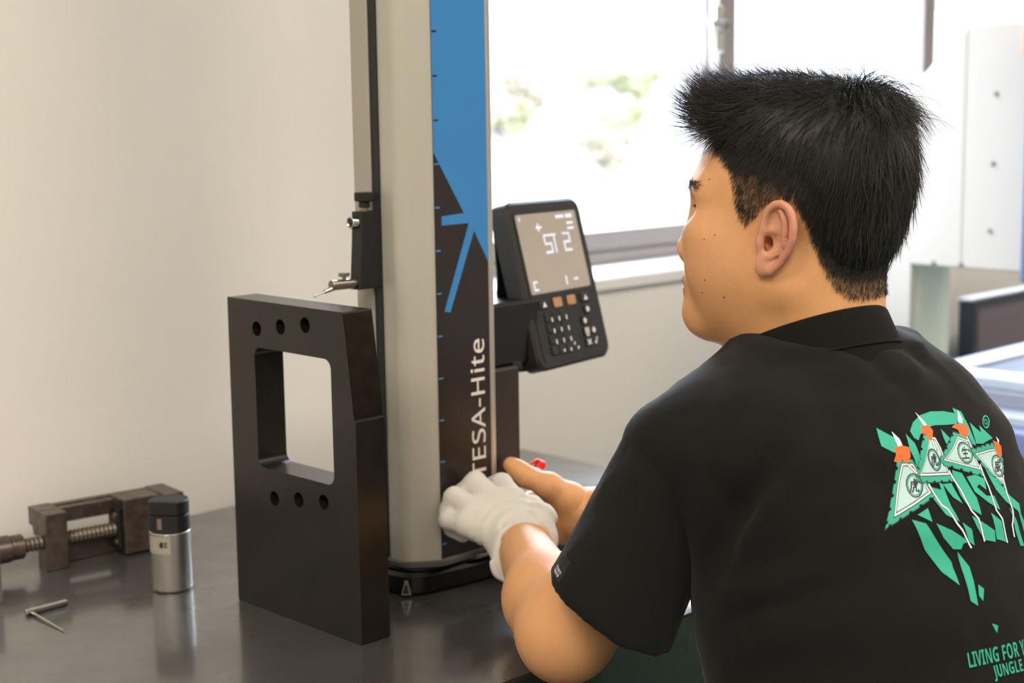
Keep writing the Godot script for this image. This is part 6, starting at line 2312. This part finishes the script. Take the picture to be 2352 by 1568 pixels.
	a.append([2, 1.25, PackedVector2Array([Vector2(-60.9, 1024.9), Vector2(-54.7, 1024.2)])])
	a.append([2, 1.25, PackedVector2Array([Vector2(-54.7, 1024.2), Vector2(-55.5, 1022.9)])])
	a.append([2, 1.25, PackedVector2Array([Vector2(-60.7, 1024.8), Vector2(-62.1, 1021.2), Vector2(-64.8, 1017.2)])])
	a.append([2, 1.25, PackedVector2Array([Vector2(-60.1, 1023), Vector2(-56, 1023)])])
	a.append([2, 1.25, PackedVector2Array([Vector2(-58, 1024), Vector2(-58.5, 1021.9), Vector2(-56.4, 1021.7)])])
	a.append([2, 1.25, PackedVector2Array([Vector2(-59.9, 1020.8), Vector2(-60.8, 1019), Vector2(-62.6, 1017)])])
	a.append([2, 1.25, PackedVector2Array([Vector2(-59.9, 1020.8), Vector2(-57.5, 1020.6)])])
	a.append([2, 1.25, PackedVector2Array([Vector2(-57.5, 1020.6), Vector2(-58.4, 1017.5), Vector2(-56.3, 1017), Vector2(-55.8, 1018.3)])])
	a.append([2, 1.25, PackedVector2Array([Vector2(-29.9, 1044.3), Vector2(-30.4, 1042.4)])])
	a.append([2, 1.25, PackedVector2Array([Vector2(-30.1, 1043.4), Vector2(-28.3, 1043.2)])])
	a.append([2, 1.25, PackedVector2Array([Vector2(-33, 1042.2), Vector2(-27.9, 1041.6)])])
	a.append([2, 1.25, PackedVector2Array([Vector2(-27.9, 1041.6), Vector2(-28.5, 1040.4)])])
	a.append([2, 1.25, PackedVector2Array([Vector2(-32.8, 1042.2), Vector2(-33.4, 1038.7), Vector2(-34.9, 1034.8)])])
	a.append([2, 1.25, PackedVector2Array([Vector2(-32.2, 1040.4), Vector2(-28.9, 1040.4)])])
	a.append([2, 1.25, PackedVector2Array([Vector2(-30.6, 1041.4), Vector2(-30.7, 1039.4), Vector2(-28.9, 1039.2)])])
	a.append([2, 1.25, PackedVector2Array([Vector2(-31.6, 1038.3), Vector2(-31.9, 1036.5), Vector2(-33.1, 1034.6)])])
	a.append([2, 1.25, PackedVector2Array([Vector2(-31.6, 1038.3), Vector2(-29.5, 1038)])])
	a.append([2, 1.25, PackedVector2Array([Vector2(-29.5, 1038), Vector2(-29.7, 1035), Vector2(-27.8, 1034.5), Vector2(-27.7, 1035.8)])])
	a.append([2, 1.25, PackedVector2Array([Vector2(7.9, 1044.1), Vector2(5.4, 1041.5)])])
	a.append([2, 1.25, PackedVector2Array([Vector2(6.8, 1042.5), Vector2(12.8, 1042)])])
	a.append([2, 1.25, PackedVector2Array([Vector2(6.1, 1039.6), Vector2(12.2, 1039.1)])])
	a.append([2, 1.25, PackedVector2Array([Vector2(3.4, 1036.3), Vector2(13.3, 1035.2)])])
	a.append([2, 1.25, PackedVector2Array([Vector2(10.4, 1044.7), Vector2(8.3, 1035.8)])])
	a.append([2, 1.25, PackedVector2Array([Vector2(50.5, 1025.5), Vector2(58.2, 1024.2)])])
	a.append([2, 1.25, PackedVector2Array([Vector2(51, 1025.4), Vector2(48.9, 1021.7), Vector2(45.2, 1018.3)])])
	a.append([2, 1.25, PackedVector2Array([Vector2(51.2, 1023.6), Vector2(53.6, 1023.2)])])
	a.append([2, 1.25, PackedVector2Array([Vector2(52, 1022.7), Vector2(49.7, 1020.6), Vector2(50.6, 1017.9)])])
	a.append([2, 1.25, PackedVector2Array([Vector2(52.5, 1021.6), Vector2(50.4, 1019.4), Vector2(47.5, 1018.1)])])
	a.append([2, 1.25, PackedVector2Array([Vector2(49.3, 1021.1), Vector2(52.9, 1020.8)])])
	a.append([2, 1.25, PackedVector2Array([Vector2(56, 1026.6), Vector2(54, 1021.9), Vector2(54.2, 1016.8), Vector2(55.7, 1018.6)])])
	a.append([2, 1.25, PackedVector2Array([Vector2(57, 1022.4), Vector2(53.2, 1019.5), Vector2(50.6, 1017.9)])])
	a.append([2, 1.25, PackedVector2Array([Vector2(57.5, 1026.2), Vector2(58, 1025)])])
	a.append([5, 1, PackedVector2Array([Vector2(63.5, 1057.2), Vector2(61.5, 1055.7), Vector2(59.3, 1054.5), Vector2(57, 1053.9), Vector2(55, 1053.8), Vector2(53.6, 1054.4), Vector2(52.9, 1055.5), Vector2(53.1, 1056.9), Vector2(54.4, 1058.5), Vector2(56.3, 1060), Vector2(58.6, 1061.1), Vector2(61, 1061.8), Vector2(63.1, 1061.8), Vector2(64.7, 1061.2), Vector2(65.3, 1060.1), Vector2(64.9, 1058.7), Vector2(63.5, 1057.2)])])
	a.append([0, 1, PackedVector2Array([Vector2(64.1, 1057.1), Vector2(62, 1055.5), Vector2(59.5, 1054.3), Vector2(57, 1053.6), Vector2(54.7, 1053.5), Vector2(53, 1054.2), Vector2(52.3, 1055.4), Vector2(52.5, 1056.9), Vector2(53.9, 1058.6), Vector2(55.9, 1060.2), Vector2(58.4, 1061.4), Vector2(61.1, 1062.1), Vector2(63.4, 1062.1), Vector2(65.2, 1061.4), Vector2(66, 1060.3), Vector2(65.6, 1058.7), Vector2(64.1, 1057.1)])])
	a.append([0, 0.9, PackedVector2Array([Vector2(61, 1057.5), Vector2(60.2, 1056.9), Vector2(59.1, 1056.4), Vector2(58.1, 1056.1), Vector2(57.2, 1056.1), Vector2(56.5, 1056.4), Vector2(56.2, 1056.8), Vector2(56.3, 1057.5), Vector2(56.8, 1058.2), Vector2(57.6, 1058.8), Vector2(58.7, 1059.3), Vector2(59.7, 1059.6), Vector2(60.7, 1059.6), Vector2(61.4, 1059.3), Vector2(61.7, 1058.9), Vector2(61.5, 1058.2), Vector2(61, 1057.5)])])
	return a
